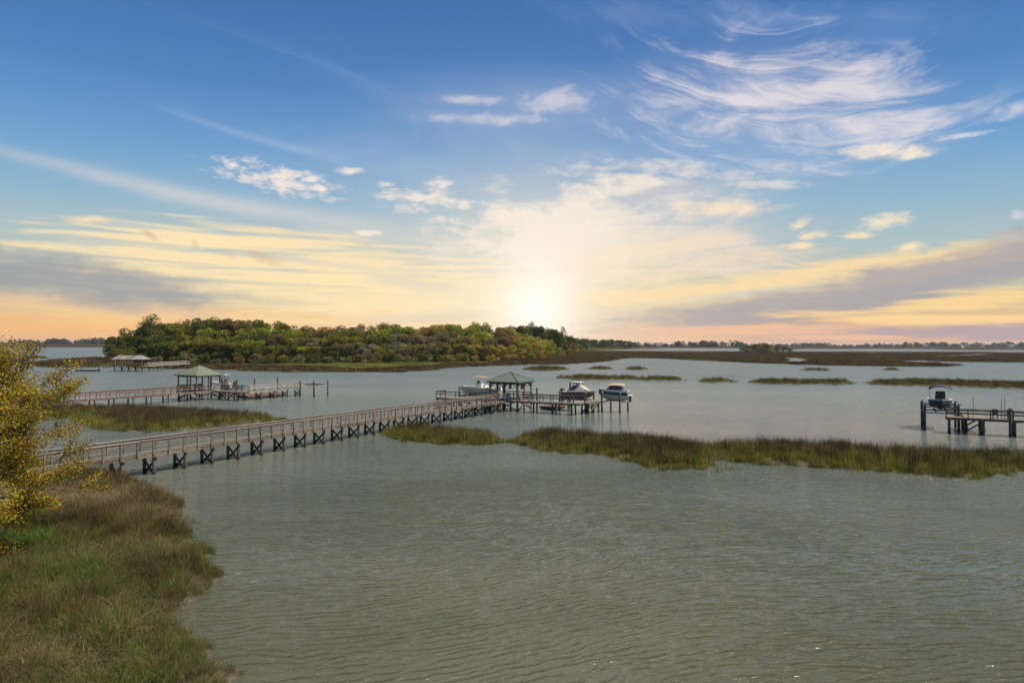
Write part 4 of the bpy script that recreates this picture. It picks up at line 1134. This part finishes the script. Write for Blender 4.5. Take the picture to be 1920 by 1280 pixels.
def gazebo(label, s0, s1, t0, t1, z, eave, rise, over, roof, rib, nposts, mat, knee=True):
    r = dock_root('gazebo', label, 'gazebo')
    cx, cy = (s0 + s1) / 2, -(t0 + t1) / 2
    ridged_roof('roof', roof, rib, r, cx, cy, (s1 - s0) / 2 + over, eave, rise)
    n = nposts
    ring = []
    for i in range(n):
        u = i / n
        ring += [(s0 + (s1 - s0) * u, t0), (s1, t0 + (t1 - t0) * u), (s1 - (s1 - s0) * u, t1), (s0, t1 - (t1 - t0) * u)]
    for s, t in ring: box('post', mat, r, L3(s, t, (z + eave - .15) / 2), (.16, .16, eave - .15 - z))
    for (a, b) in (((s0, t0), (s1, t0)), ((s1, t0), (s1, t1)), ((s1, t1), (s0, t1)), ((s0, t1), (s0, t0))):
        bar('header_beam', mat, r, L3(*a, eave - .26), L3(*b, eave - .26), .10, .22)
        if knee:
            d = Vector((b[0] - a[0], b[1] - a[1])).normalized()
            for i in range(n):
                u0 = Vector(a).lerp(Vector(b), i / n); u1 = Vector(a).lerp(Vector(b), (i + 1) / n)
                for p, q in ((u0, 1), (u1, -1)):
                    bar('knee_brace', mat, r, L3(p.x, p.y, eave - .95), L3(p.x + d.x * .6 * q, p.y + d.y * .6 * q, eave - .34), .07, .10)
    return r
def platform(r, s0, s1, t0, t1, z, ns, ntt, dmat='deck', xs=True):
    planks('deck', r, s0, s1, t0, t1, z, 's', M[dmat])
    for (a, b) in (((s0, t0), (s1, t0)), ((s1, t0), (s1, t1)), ((s1, t1), (s0, t1)), ((s0, t1), (s0, t0))):
        bar('stringer', M['rail'], r, L3(*a, z - .16), L3(*b, z - .16), .05, .22)
    for i in range(ns):
        for j in range(ntt):
            s = s0 + .2 + (s1 - s0 - .4) * i / (ns - 1); t = t0 + .2 + (t1 - t0 - .4) * j / (ntt - 1)
            pile('piling', M['pile'], r, s, -t, -1.6, z - .24, rnd.uniform(.24, .29))
    for t in (t0 + .2, t1 - .2):
        for i in range(ns - 1):
            sa = s0 + .2 + (s1 - s0 - .4) * i / (ns - 1); sb = s0 + .2 + (s1 - s0 - .4) * (i + 1) / (ns - 1)
            for u, w_ in (((sa, .2), (sb, z - .4)), ((sb, .2), (sa, z - .4)))[i % 2:i % 2 + 1]:
                bar('cross_brace', M['pile'], r, L3(u[0], t + .16, u[1]), L3(w_[0], t + .16, w_[1]), .05, .16)
    for s in (s0 + .2, s1 - .2):
        for i in range(ntt - 1):
            ta = t0 + .2 + (t1 - t0 - .4) * i / (ntt - 1); tb = t0 + .2 + (t1 - t0 - .4) * (i + 1) / (ntt - 1)
            for u, w_ in (((ta, .2), (tb, z - .4)), ((tb, .2), (ta, z - .4)))[i % 2:i % 2 + 1]:
                bar('cross_brace', M['pile'], r, L3(s - .16, u[0], u[1]), L3(s - .16, w_[0], w_[1]), .05, .16)

M['roof_green'] = simple('green_roof_metal', (0.118, 0.140, 0.104), 0.55, 0.06, .8)
M['roof_sage'] = simple('sage_roof_metal', (0.135, 0.145, 0.100), 0.6, 0.06, .8)
M['roof_grey'] = simple('grey_roof', (0.20, 0.18, 0.165), 0.8, 0.15, 1.0)

# --- main dock
Z1 = 1.55
D1 = dock_root('dock', 'long timber dock from the near bank to the green-roofed gazebo')
walkway(D1, (-60.0, 0.0), (4.4, 0.0), 1.45, Z1, 2.44, 'both', phase=.4 + 1.0, rstep=1.22, end_b=False)
platform(D1, 4.45, 9.25, -2.6, 2.2, Z1, 3, 3)
walkway(D1, (5.3, 2.25), (5.3, 11.6), 1.5, Z1, 2.9, 'left', phase=2.3, rstep=1.55, xbr=False, end_a=False)
rail_run(D1, (4.52, 2.3), (4.52, 10.6), Z1, M['post'], 1.6)
platform(D1, 3.9, 6.4, -11.2, -2.65, Z1, 2, 4)
rail_run(D1, (3.9, -11.2), (3.9, -1.0), Z1, M['post'], 1.65)
rail_run(D1, (3.9, -11.2), (6.4, -11.2), Z1, M['post'], 1.25, start=False)
platform(D1, 6.1, 10.2, 10.9, 12.3, Z1, 3, 2)
# railings of the gazebo floor
rail_run(D1, (4.5, 1.0), (4.5, 2.15), Z1, M['post'], 1.2, end=False)
rail_run(D1, (9.2, -2.5), (9.2, 2.1), Z1, M['post'], 1.6)
# benches under the roof
for t in (-2.1, 1.75):
    box('bench_seat', M['brown'], D1, L3(7.0, t, Z1 + .45), (3.0, .42, .06))
    for s in (5.8, 8.2): box('bench_leg', M['brown'], D1, L3(s, t, Z1 + .21), (.09, .36, .42))
G1 = gazebo('square gazebo with green ribbed metal roof on the main dock', 4.65, 9.05, -2.4, 2.0, Z1, Z1 + 2.62, 1.30, .36, M['roof_green'], M['lime'], 2, M['post'])
# things fixed to or standing by the gazebo
def sign_panel(s, t, z0, z1, w, label, mat='grey', axis='t'):
    r = dock_root('panel', label, 'panel')
    sz = (.05, w, z1 - z0) if axis == 't' else (w, .05, z1 - z0)
    box('board', M[mat], r, L3(s, t, (z0 + z1) / 2), sz)
    for k in (-1, 1):
        q = (s, t + k * w * .4) if axis == 't' else (s + k * w * .4, t)
        o = (-.0, 0)
        box('bracket', M['post'], r, L3(q[0] + (.05 if axis == 't' else 0), q[1] - (.05 if axis != 't' else 0), (z0 + z1) / 2), (.05, .05, z1 - z0 + .1))
sign_panel(4.36, .65, 1.25, 2.65, .62, 'blue grey panel on the rail in front of the green-roofed gazebo')
def lantern(s, t, z, label):
    r = dock_root('hanging_lantern', label, 'lantern')
    box('body', M['tan'], r, L3(s, t, z), (.34, .34, .62)); box('cap', M['post'], r, L3(s, t, z + .35), (.42, .42, .06)); box('hanger', M['post'], r, L3(s, t, z + .52), (.03, .03, .30))
lantern(7.4, -.6, 3.30, 'left of two brown boxes hanging under the green gazebo roof'); lantern(7.9, 1.1, 3.30, 'right of two brown boxes hanging under the green gazebo roof')

def float_dock(s0, s1, t0, t1, label, mat='brown', pil=()):
    r = dock_root('floating_dock', label, 'floating dock')
    planks('deck', r, s0, s1, t0, t1, .48, 's', M[mat])
    for t in (t0 + .03, t1 - .03): bar('edge_board', M[mat], r, L3(s0, t, .34), L3(s1, t, .34), .05, .22)
    for s in (s0 + .03, s1 - .03): bar('edge_board', M[mat], r, L3(s, t0 + .06, .34), L3(s, t1 - .06, .34), .05, .22)
    n = 3
    for i in range(n): box('float', M['float'], r, L3(s0 + (s1 - s0) * (i + .5) / n, (t0 + t1) / 2, .05), ((s1 - s0) / n * .8, (t1 - t0) * .85, .42))
def lone_pile(s, t, top, label, dia=.3, cap=None):
    r = dock_root('mooring_pile', label, 'piling')
    pile('shaft', M['pile'], r, s, -t, -1.6, top, dia)
    if cap: part('cap', _piles[M['metal'].name] if M['metal'].name in _piles else _piles.setdefault(M['metal'].name, unit_pile(M['metal'])), r, L3(s, t, top - .05), (0, 0, 0), (dia * 1.15, dia * 1.15, .12))
float_dock(9.6, 14.6, 3.0, 5.2, 'brown timber floating dock behind the green-roofed gazebo')
lone_pile(9.8, 2.6, 3.1, 'short mooring pile beside the gazebo at the floating dock', .28, True); lone_pile(15.0, 5.6, 3.8, 'tall mooring pile at the far end of the floating dock', .28, True)

# --- boat lifts and boats
def lift(label, s0, s1, t0, t1, zbeam, top, cradle_t=True, zc=None):
    r = dock_root('boat_lift', label, 'boat lift')
    for s in (s0, s1):
        for t in (t0, t1): pile('piling', M['pile'], r, s, -t, -1.6, top, .29)
    for s in (s0, s1):
        bar('top_beam', M['post'], r, L3(s, t0, top - .25), L3(s, t1, top - .25), .12, .16) if not cradle_t else None
    for t in (t0, t1):
        if cradle_t: bar('cradle_beam', M['metal'], r, L3(s0, t, zbeam), L3(s1, t, zbeam), .12, .20)
    if not cradle_t:
        for s in (s0, s1): bar('cradle_beam', M['metal'], r, L3(s, t0, zbeam), L3(s, t1, zbeam), .12, .20)
    for s in (s0, s1):
        for t in (t0, t1):
            bar('cable', M['metal'], r, L3(s + .17 * (1 if s == s0 else -1), t, zbeam + .1), L3(s + .17 * (1 if s == s0 else -1), t, top - .1), .02, .02)
            box('winch', M['metal'], r, L3(s, t, top + .10), (.28, .28, .2))
    # bunks that carry the hull
    for k in (-1, 1):
        if cradle_t: bar('bunk', M['brown'], r, L3((s0 + s1) / 2 + k * .55, t0 + .1, zbeam + .19), L3((s0 + s1) / 2 + k * .55, t1 - .1, zbeam + .19), .16, .16)
        else: bar('bunk', M['brown'], r, L3(s0 + .1, (t0 + t1) / 2 + k * .55, zbeam + .19), L3(s1 - .1, (t0 + t1) / 2 + k * .55, zbeam + .19), .16, .16)
    return r

def hull_mesh(name, L, B, D, bands, root, n=18):
    """hull lofted from stern (x=0) to bow (x=L); bands: list of (fraction of side height, material)"""
    secs = []
    for i in range(n + 1):
        u = i / n
        bw = B / 2 * (1 - max(0, (u - .45) / .55) ** 2.3) * (.93 + .07 * min(1, u * 3))
        keel = D * (0.0 + .62 * max(0, (u - .62) / .38) ** 2.2)
        chine = D * (.30 + .30 * max(0, (u - .4) / .6) ** 1.6); chine = max(chine, keel + .01)
        sheer = D * (1.0 + .20 * u ** 2)
        cw = bw * (.86 - .30 * max(0, (u - .5) / .5))
        rake = L * .0
        secs.append((u * L + (0 if u < 1 else .02), bw, cw, keel, chine, sheer))
    out = []
    fr = [b[0] for b in bands]
    for k, (f1, mat, nm) in enumerate(bands):
        f0 = 0 if k == 0 else bands[k - 1][0]
        v = []; f = []
        for (x, bw, cw, kz, cz, sz) in secs:
            row = []
            def side(t):      # 0 chine .. 1 sheer, flared
                return cw + (bw - cw) * (t ** .7), cz + (sz - cz) * t
            if k == 0: row = [(x, 0, kz), (x, cw, cz), (x, *side(f1))]
            else: row = [(x, *side(f0)), (x, *side((f0 + f1) / 2)), (x, *side(f1))]
            v += row + [(a, -b, c) for a, b, c in row]
        for i in range(n):
            a, b = i * 6, i * 6 + 6
            for j in range(2):
                f.append((a + j, b + j, b + j + 1, a + j + 1)); f.append((a + 3 + j, a + 4 + j, b + 4 + j, b + 3 + j))
        for j in range(2): f.append((j, j + 1, 4 + j, 3 + j))            # transom
        o = mesh_obj(nm, v, f, mat, root, True)
        md = o.modifiers.new('edge', 'EDGE_SPLIT'); md.split_angle = R(35)
        out.append(o)
    # gunwale and deck inside
    v = []; f = []
    for (x, bw, cw, kz, cz, sz) in secs:
        iw = max(bw - .14, 0.0)
        v += [(x, bw + .02, sz), (x, bw + .02, sz + .05), (x, iw, sz + .05), (x, iw * .98, sz - .28), (x, -iw * .98, sz - .28), (x, -iw, sz + .05), (x, -bw - .02, sz + .05), (x, -bw - .02, sz)]
    for i in range(n):
        a, b = i * 8, i * 8 + 8
        for j in range(7): f.append((a + j, a + j + 1, b + j + 1, b + j))
    f.append((0, 1, 2, 3, 4, 5, 6, 7)[::-1])
    mesh_obj('gunwale', v, f, M['white'], root)
    return secs
def boat_root(label, pos, yaw):
    r = empty('motor_boat', pos, yaw); tag(r, label, 'boat'); return r
def blockmesh(name, mat, root, pts_b, pts_t):
    """a solid between two quads"""
    v = list(pts_b) + list(pts_t)
    return mesh_obj(name, v, [(3, 2, 1, 0), (4, 5, 6, 7), (0, 1, 5, 4), (1, 2, 6, 5), (2, 3, 7, 6), (3, 0, 4, 7)], mat, root)
def outboard(root, x, y, z, mat='engine', s=1.0):
    o = blockmesh('outboard_motor', M[mat], root, [(x - .62 * s, y - .2 * s, z), (x - .05, y - .2 * s, z), (x - .05, y + .2 * s, z), (x - .62 * s, y + .2 * s, z)],
                  [(x - .5 * s, y - .15 * s, z + .62 * s), (x - .12 * s, y - .15 * s, z + .58 * s), (x - .12 * s, y + .15 * s, z + .58 * s), (x - .5 * s, y + .15 * s, z + .62 * s)])
    box('motor_leg', M[mat], o, (x - .38 * s, y, z - .42 * s), (.2 * s, .14 * s, .86 * s)); box('propeller', M['metal'], o, (x - .52 * s, y, z - .72 * s), (.14, .30, .30))
def canopy(name, mat, root, x0, x1, w, z, sag=.14, th=.05, n=6):
    v = []; f = []
    for i in range(n + 1):
        for j in range(n + 1):
            a, b = i / n * 2 - 1, j / n * 2 - 1
            v.append((x0 + (x1 - x0) * i / n, w / 2 * b, z - sag * (abs(b) ** 3) - sag * .6 * abs(a) ** 3))
    m = len(v); v += [(x, y, z_ - th) for x, y, z_ in v]
    for i in range(n):
        for j in range(n):
            a = i * (n + 1) + j
            q = (a, a + n + 1, a + n + 2, a + 1); f += [q, tuple(k + m for k in q[::-1])]
    for i in range(n):
        for a, b in (((i) * (n + 1), (i + 1) * (n + 1)), ((i + 1) * (n + 1) + n, i * (n + 1) + n), (i + 1, i), (n * (n + 1) + i, n * (n + 1) + i + 1)):
            f.append((a, b, b + m, a + m))
    return mesh_obj(name, v, f, mat, root, False)

YB = math.atan2(BX.y, BX.x)
# white T-top boat behind the left platform, bow to the left
LA = lift('boat lift carrying the white boat with the T-shaped top', 7.4, 10.4, -9.4, -4.4, 1.55, 2.9)
bA = boat_root('white open boat with a T-shaped top on the lift left of the gazebo', W(8.9, -3.7, 1.83), YB + math.pi)
hull_mesh('hull', 6.4, 2.35, 1.05, [(1.0, M['cream'], 'hull')], bA)
box('console', M['white'], bA, (2.9, 0, 1.25), (.8, .8, .95)); box('windshield', M['glass'], bA, (3.2, 0, 1.9), (.05, .78, .38), (0, -.25, 0))
tt = canopy('t_top', M['tan'], bA, 1.9, 3.9, 1.8, 2.75, .06, .07)
for x in (2.4, 3.4):
    for y in (-.6, .6): bar('t_top_leg', M['alu'], bA, (x, y * .75, .85), (x, y, 2.70), .05, .05)
box('leaning_post', M['white'], bA, (1.9, 0, 1.15), (.4, .9, .6)); outboard(bA, 0.0, -.35, .75, 'white'); outboard(bA, 0.0, .35, .75, 'white')
bar('bow_rail', M['alu'], bA, (5.9, -.55, 1.5), (4.6, -1.0, 1.42), .03, .03); bar('bow_rail', M['alu'], bA, (5.9, .55, 1.5), (4.6, 1.0, 1.42), .03, .03)
# small boat further behind it
# covered boat behind the right walkway, stern to the left
LB = lift('boat lift carrying the canvas-covered boat', 8.9, 12.1, 6.6, 10.6, 1.45, 2.65)
bB = boat_root('boat wrapped in taupe and beige canvas on the lift behind the walkway', W(10.3, 6.7, 1.73), YB + R(6)); bB.scale = (.82, .95, .95)
hull_mesh('hull', 5.3, 2.3, 1.05, [(.30, M['red'], 'bottom_paint'), (1.0, M['taupe'], 'side_cover')], bB)
def cover():
    pr = [(0.0, 1.08, 1.12), (0.8, 1.22, 1.12), (1.3, 1.34, 1.10), (1.9, 1.92, .90), (2.4, 2.12, .84), (3.0, 2.10, .82), (3.5, 1.92, .85), (4.3, 1.52, .78), (5.0, 1.28, .42), (5.3, 1.22, .08)]
    v = []; f = []
    for x, z, w in pr:
        base = 1.04 + .2 * (x / 5.3) ** 2; hb = 1.17 * (1 - max(0, (x / 5.3 - .45) / .55) ** 2.3) + .03
        v += [(x, -hb, base - .10), (x, -hb, base + .04), (x, -min(w, hb), z - .1), (x, 0, z), (x, min(w, hb), z - .1), (x, hb, base + .04), (x, hb, base - .10)]
    for i in range(len(pr) - 1):
        for j in range(6): f.append((i * 7 + j, i * 7 + 7 + j, i * 7 + 8 + j, i * 7 + j + 1))
    f += [tuple(range(7)), tuple(range(len(v) - 1, len(v) - 8, -1))]
    return mesh_obj('canvas_cover', v, f, M['beige'], bB)
cv = cover()
blockmesh('window_panel', M['navy'], cv, [(1.15, -1.14, 1.30), (2.35, -1.10, 1.42), (2.35, -1.05, 1.42), (1.15, -1.09, 1.30)], [(1.80, -.96, 1.80), (2.75, -.90, 2.02), (2.75, -.84, 2.04), (1.80, -.90, 1.82)])
blockmesh('front_window', M['navy'], cv, [(1.26, -.95, 1.38), (1.26, .95, 1.38), (1.30, .95, 1.30), (1.30, -.95, 1.30)], [(1.84, -.84, 1.98), (1.84, .84, 1.98), (1.90, .84, 1.92), (1.90, -.84, 1.92)])
tt = canopy('hard_top', M['white'], bB, 1.75, 3.3, 1.7, 2.52, .03, .06)
for x in (1.95, 2.5, 3.05):
    for y in (-.7, .7): box('top_strut', M['black'], bB, (x, y, 2.26), (.06, .06, .46))
box('rod_holders', M['black'], bB, (2.5, -.74, 2.34), (1.1, .10, .16))
outboard(bB, 0.05, -.4, .80, 'taupe', 1.15); outboard(bB, 0.05, .4, .80, 'taupe', 1.15)
bar('antenna', M['alu'], bB, (3.6, -.7, 1.8), (3.7, -.7, 3.4), .02, .02)
# teal and white cruiser at the end
LC = lift('boat lift at the right end carrying the teal and white boat', 10.2, 13.6, 12.6, 15.2, 1.42, 2.75)
bC = boat_root('white cruiser with a teal stripe and tan canvas on the right-hand lift', W(12.1, 15.75, 1.70), YB + math.pi + R(10)); bC.scale = (.86, .95, 1.05)
hull_mesh('hull', 4.9, 2.35, 1.25, [(.30, M['cream'], 'hull'), (.78, M['teal'], 'hull_stripe'), (1.0, M['white'], 'topsides')], bC)
blockmesh('windscreen', M['glass'], bC, [(.9, -1.02, 1.30), (3.5, -.78, 1.40), (3.5, .78, 1.40), (.9, 1.02, 1.30)], [(1.0, -.92, 1.92), (2.9, -.74, 1.92), (2.9, .74, 1.92), (1.0, .92, 1.92)])
canopy('canvas_top', M['tan'], bC, .5, 3.3, 2.05, 2.22, .22, .05)
blockmesh('side_canvas', M['tan'], bC, [(1.0, -1.08, 1.32), (3.3, -.88, 1.40), (3.3, -.84, 1.40), (1.0, -1.04, 1.32)], [(1.0, -1.04, 1.58), (3.3, -.86, 1.62), (3.3, -.82, 1.62), (1.0, -1.0, 1.58)])
for x in (.7, 3.1):
    for y in (-.92, .92): bar('canvas_pole', M['alu'], bC, (x, y, 1.3), (x, y, 2.08), .035, .035)
box('swim_platform', M['white'], bC, (-.32, 0, .62), (.62, 1.9, .09)); box('sterndrive', M['engine'], bC, (-.30, 0, .12), (.36, .3, .72)); box('ladder', M['alu'], bC, (-.62, .5, .55), (.05, .35, .7))

# --- left dock
Z2 = 1.45
D2 = dock_root('dock', 'brown railed dock at the left leading to the sage-roofed gazebo')
walkway(D2, (-44.0, -52.95), (-6.0, -52.95), 1.5, Z2, 2.9, 'both', 'brown', 'deck', False, 1.4, 1.45)
platform(D2, -5.95, -.95, -57.0, -52.0, Z2, 3, 3)
walkway(D2, (-1.75, -51.95), (-1.75, -45.3), 1.5, Z2, 2.3, 'both', 'brown', 'deck', True, 1.0, 1.6, end_a=False)
walkway(D2, (-.95, -46.05), (12.4, -46.05), 1.4, Z2, 2.9, 'both', 'pale', 'deck', True, 2.6, 1.6, end_a=False)
rail_run(D2, (-5.9, -56.95), (-1.0, -56.95), Z2, M['brown'], 1.65); rail_run(D2, (-5.9, -52.05), (-1.0, -52.05), Z2, M['brown'], 1.65)
for s in (-5.0, -2.0): box('bench_seat', M['brown'], D2, L3(s, -56.4, Z2 + .45), (1.8, .45, .06)); box('bench_back', M['brown'], D2, L3(s, -56.68, Z2 + .8), (1.8, .05, .45)); box('bench_leg', M['brown'], D2, L3(s, -56.4, Z2 + .21), (.1, .4, .42))
gazebo('square gazebo with plain sage roof on the left dock', -5.75, -1.15, -56.8, -52.2, Z2, Z2 + 2.75, 1.55, .45, M['roof_sage'], M['roof_sage'], 2, M['post'], False)
sign_panel(-2.1, -51.9, Z2 + .05, Z2 + 1.05, 1.7, 'large grey board on the rail of the sage-roofed gazebo', 'grey', 's')
float_dock(1.5, 9.5, -51.5, -48.6, 'brown floating dock behind the left gangway', 'brown')
for i, (s, t, top, lb) in enumerate(((.5, -53.8, 2.9, 'leftmost of the tall piles behind the left gangway'), (2.6, -52.6, 3.1, 'tall pile second from left behind the left gangway'), (6.0, -51.9, 3.2, 'tall pile third from left behind the left gangway'), (10.6, -51.2, 3.4, 'tallest rightmost pile behind the left gangway'))):
    lone_pile(s, t, top, lb, .3, i > 1)
LD = lift('empty boat lift at the right end of the left dock', 9.9, 13.2, -44.8, -41.4, 1.9, 2.75)
bD = boat_root('white open boat with dark console behind the sage-roofed gazebo', W(6.0, -57.5, 1.15), YB + math.pi)
hull_mesh('hull', 6.0, 2.2, .95, [(1.0, M['white'], 'hull')], bD)
box('console', M['black'], bD, (2.7, 0, 1.2), (.8, .8, 1.0)); canopy('t_top', M['white'], bD, 1.9, 3.6, 1.7, 2.6, .05, .07)
for x in (2.3, 3.2):
    for y in (-.6, .6): bar('t_top_leg', M['black'], bD, (x, y, .8), (x, y, 2.55), .06, .06)
outboard(bD, 0, 0, .7)
lift('boat lift behind the sage-roofed gazebo', 4.6, 7.4, -62.0, -58.6, .87, 2.6)

# --- right dock
Z3 = 1.75
D3 = dock_root('dock', 'dark dock reaching in from the right edge with a boat lift')
walkway(D3, (8.3, 53.2), (8.3, 75.0), 1.5, Z3, 2.9, 'right', 'post', 'deck', False, .35, 2.0)
for o in list(D3.children): pass
rail_run(D3, (7.5, 53.2), (7.5, 75.0), Z3, M['post'], 2.0, .85)
platform(D3, 9.1, 13.2, 55.0, 57.0, Z3, 3, 2)
LE = lift('boat lift holding the dark boat at the right dock', 9.9, 13.9, 51.3, 54.6, 1.95, 2.9, False)
bE = boat_root('boat with a black bow-shaped sunshade on the lift at the right dock', W(14.6, 52.95, 2.22), DANG + math.pi)
hull_mesh('hull', 5.2, 2.35, 1.05, [(.35, M['black'], 'hull'), (.85, M['navy'], 'hull_side'), (1.0, M['grey'], 'rub_rail')], bE)
blockmesh('console_cover', M['black'], bE, [(2.2, -.52, .8), (3.0, -.52, .8), (3.0, .52, .8), (2.2, .52, .8)], [(2.3, -.45, 2.05), (2.85, -.45, 2.05), (2.85, .45, 2.05), (2.3, .45, 2.05)])
canopy('sunshade', M['black'], bE, 1.4, 3.4, 2.25, 2.85, .35, .06)
for x in (1.6, 3.2):
    for y in (-1.05, 1.05): bar('sunshade_pole', M['alu'], bE, (2.4, y, 1.15), (x, y, 2.55), .03, .03)
outboard(bE, 0, 0, .8)
lone_pile(7.25, 58.9, 3.0, 'thick pile with a grey cap rising through the right dock', .36, True)
# two chairs standing on the right dock
for t, lb in ((56.1 + 1.6, 'left deck chair standing on the right dock'), (56.1 + 2.9, 'right deck chair standing on the right dock')):
    c = dock_root('deck_chair', lb, 'chair'); tag(c, group='chairs on the right dock')
    box('seat', M['post'], c, L3(8.5, t, Z3 + .42), (.5, .5, .06)); box('backrest', M['post'], c, L3(8.74, t, Z3 + .72), (.06, .5, .55))
    for a in (-.2, .2):
        for b in (-.2, .2): box('leg', M['post'], c, L3(8.5 + a, t + b, Z3 + .2), (.05, .05, .4))
lone_flag = None
for t, lb in ((55.8, 'thin pale pole on the right dock beside the lift'), (58.3, 'left of two thin pale poles close together on the right dock'), (58.6, 'right of two thin pale poles close together on the right dock')):
    c = dock_root('thin_pole', lb, 'pole'); box('shaft', M['pale'], c, L3(9.0, t, Z3 + 1.05), (.06, .06, 2.1)); box('foot', M['metal'], c, L3(9.0, t, Z3 + .02), (.16, .16, .04))

# --- far dock in front of the island
q0 = P(212, 696); q1 = P(290, 696); Z4 = 1.7
FO = Vector((q0[0], q0[1], 0)); fa = math.atan2(q1[1] - q0[1], q1[0] - q0[0])
def far_dock():
    r = empty('dock', FO, fa); tag(r, 'far pale dock with walkway at the left end of the wooded island', 'dock')
    v = []
    planks_local(r, 0, 9.4, 0, 6.0, Z4)
    for i in range(5):
        for j in range(2): pile('piling', M['pile'], r, .3 + i * 2.2, .3 + j * 5.4, -1.5, Z4 - .1, .3)
    for i in range(4): bar('cross_brace', M['pile'], r, (.3 + i * 2.2, .1, .2), (2.5 + i * 2.2, .1, Z4 - .3), .06, .18)
    for y in (0, 6):
        for z in (.5, 1.0): bar('rail', M['brown'], r, (0, y, Z4 + z), (9.4, y, Z4 + z), .06, .1)
        for i in range(6): box('rail_post', M['brown'], r, (i * 1.88, y, Z4 + .5), (.1, .1, 1.0))
    # walkway to the shore
    e = P(352, 681.5, Z4); inv = Matrix.Rotation(-fa, 3, 'Z'); e = inv @ (Vector((e[0], e[1], 0)) - FO); s = Vector((9.4, 3.0, 0)); d = (e - s); L = d.length; q = d.normalized(); pr = Vector((-q.y, q.x, 0)) * .75
    bar('deck', M['pale'], r, s + Vector((0, 0, Z4 - .05)), e + Vector((0, 0, Z4 - .05)), 1.5, .12)
    for k in (-1, 1):
        for z in (.5, 1.0): bar('rail', M['pale'], r, s + pr * k + Vector((0, 0, Z4 + z)), e + pr * k + Vector((0, 0, Z4 + z)), .06, .10)
        n = int(L / 2.6)
        for i in range(n + 1):
            c = s + d * (i / n) + pr * k
            box('rail_post', M['pale'], r, c + Vector((0, 0, Z4 + .45)), (.1, .1, 1.0))
            if i % 2: pile('piling', M['pile'], r, c.x, c.y, -1.5, Z4 - .11, .26)
    # gangway
    bar('gangway', M['pale'], r, (-5.5, 1.5, .62), (0, 1.5, Z4 - .05), 1.2, .1)
    for k in (.9, 2.1):
        bar('gangway_rail', M['pale'], r, (-5.5, k, 1.55), (0, k, Z4 + .95), .05, .06)
        for i in range(5): box('rail_post', M['pale'], r, (-.4 - i * 1.1, k, 1.32 - i * .2 + .7), (.06, .06, 1.0))
def planks_local(r, x0, x1, y0, y1, z):
    v = []; f = []; n = int((x1 - x0) / .2)
    for i in range(n):
        a = x0 + (x1 - x0) * i / n + .01; b = x0 + (x1 - x0) * (i + 1) / n - .01; k = len(v)
        v += [(a, y0, z - .05), (b, y0, z - .05), (b, y1, z - .05), (a, y1, z - .05), (a, y0, z), (b, y0, z), (b, y1, z), (a, y1, z)]
        f += [(k + 3, k + 2, k + 1, k), (k + 4, k + 5, k + 6, k + 7)] + [(k + j, k + (j + 1) % 4, k + 4 + (j + 1) % 4, k + 4 + j) for j in range(4)]
    o = mesh_obj('deck', v, f, M['deck'], r); o['kind'] = 'stuff'
far_dock()
def far_shelter():
    r = empty('pergola', FO, fa); tag(r, 'half-open shelter with pale slatted roof on the far dock', 'shelter')
    for x in (.5, 3.6, 6.2, 9.0):
        for y in (.5, 5.5): box('post', M['pale'], r, (x, y, Z4 + 1.15), (.2, .2, 2.3))
    z = Z4 + 2.3
    mesh_obj('roof', [(4.6, -.2, z), (9.7, -.2, z), (9.7, 6.2, z), (4.6, 6.2, z), (6.4, 3, z + 1.3), (7.6, 3, z + 1.3)], [(0, 1, 5, 4), (1, 2, 5), (2, 3, 4, 5), (3, 0, 4), (3, 2, 1, 0)], M['roof_grey'], r)
    for i in range(7):
        x = -.3 + i * .75
        bar('slat', M['pale'], r, (x, -.3, z + .05), (x + .9, 3.0, z + 1.15), .28, .08); bar('slat', M['pale'], r, (x, 6.3, z + .05), (x + .9, 3.0, z + 1.15), .28, .08)
    for y in (.5, 5.5): bar('beam', M['pale'], r, (0, y, z - .05), (9.5, y, z - .05), .15, .2)
    bar('ridge', M['pale'], r, (.5, 3, z + 1.15), (6.4, 3, z + 1.22), .15, .2)
    box('wall_panel', M['brown'], r, (7.8, 5.4, Z4 + 1.1), (2.4, .1, 2.2))
far_shelter()
def far_float():
    r = empty('floating_dock', FO, fa); tag(r, 'low dark floating dock left of the far pale dock', 'floating dock')
    box('deck', M['deck'], r, (-8.8, 1.4, .5), (7.0, 2.6, .12)); box('float', M['float'], r, (-8.8, 1.4, .2), (6.8, 2.4, .46))
    pile('guide_pile', M['pile'], r, -11.6, 3.0, -1.5, 3.4, .32); pile('guide_pile', M['pile'], r, -6.0, 3.0, -1.5, 2.4, .32)
far_float()

# ------------------------------------------------------------------ air
hz = bpy.data.materials.new('air'); hz.use_nodes = True; S.nt = hz.node_tree; S.nt.nodes.clear()
ho = S.nt.nodes.new('ShaderNodeOutputMaterial'); hv = S.nt.nodes.new('ShaderNodeVolumePrincipled')
hv.inputs['Color'].default_value = (0.80, 0.86, 0.95, 1); hv.inputs['Density'].default_value = 3.5e-5; hv.inputs['Anisotropy'].default_value = 0.2
S.nt.links.new(hv.outputs[0], ho.inputs['Volume'])
X, Y0, Y1, Z0, Z1h = 17000, -1000, 17000, -2.5, 45
haze = mesh_obj('haze', [(x, y, z) for x in (-X, X) for y in (Y0, Y1) for z in (Z0, Z1h)], [(0, 1, 3, 2), (4, 6, 7, 5), (0, 4, 5, 1), (2, 3, 7, 6), (0, 2, 6, 4), (1, 5, 7, 3)], hz)
tag(haze, 'thin pale air over the marsh', None, None, 'stuff')
SC.cycles.volume_bounces = 0
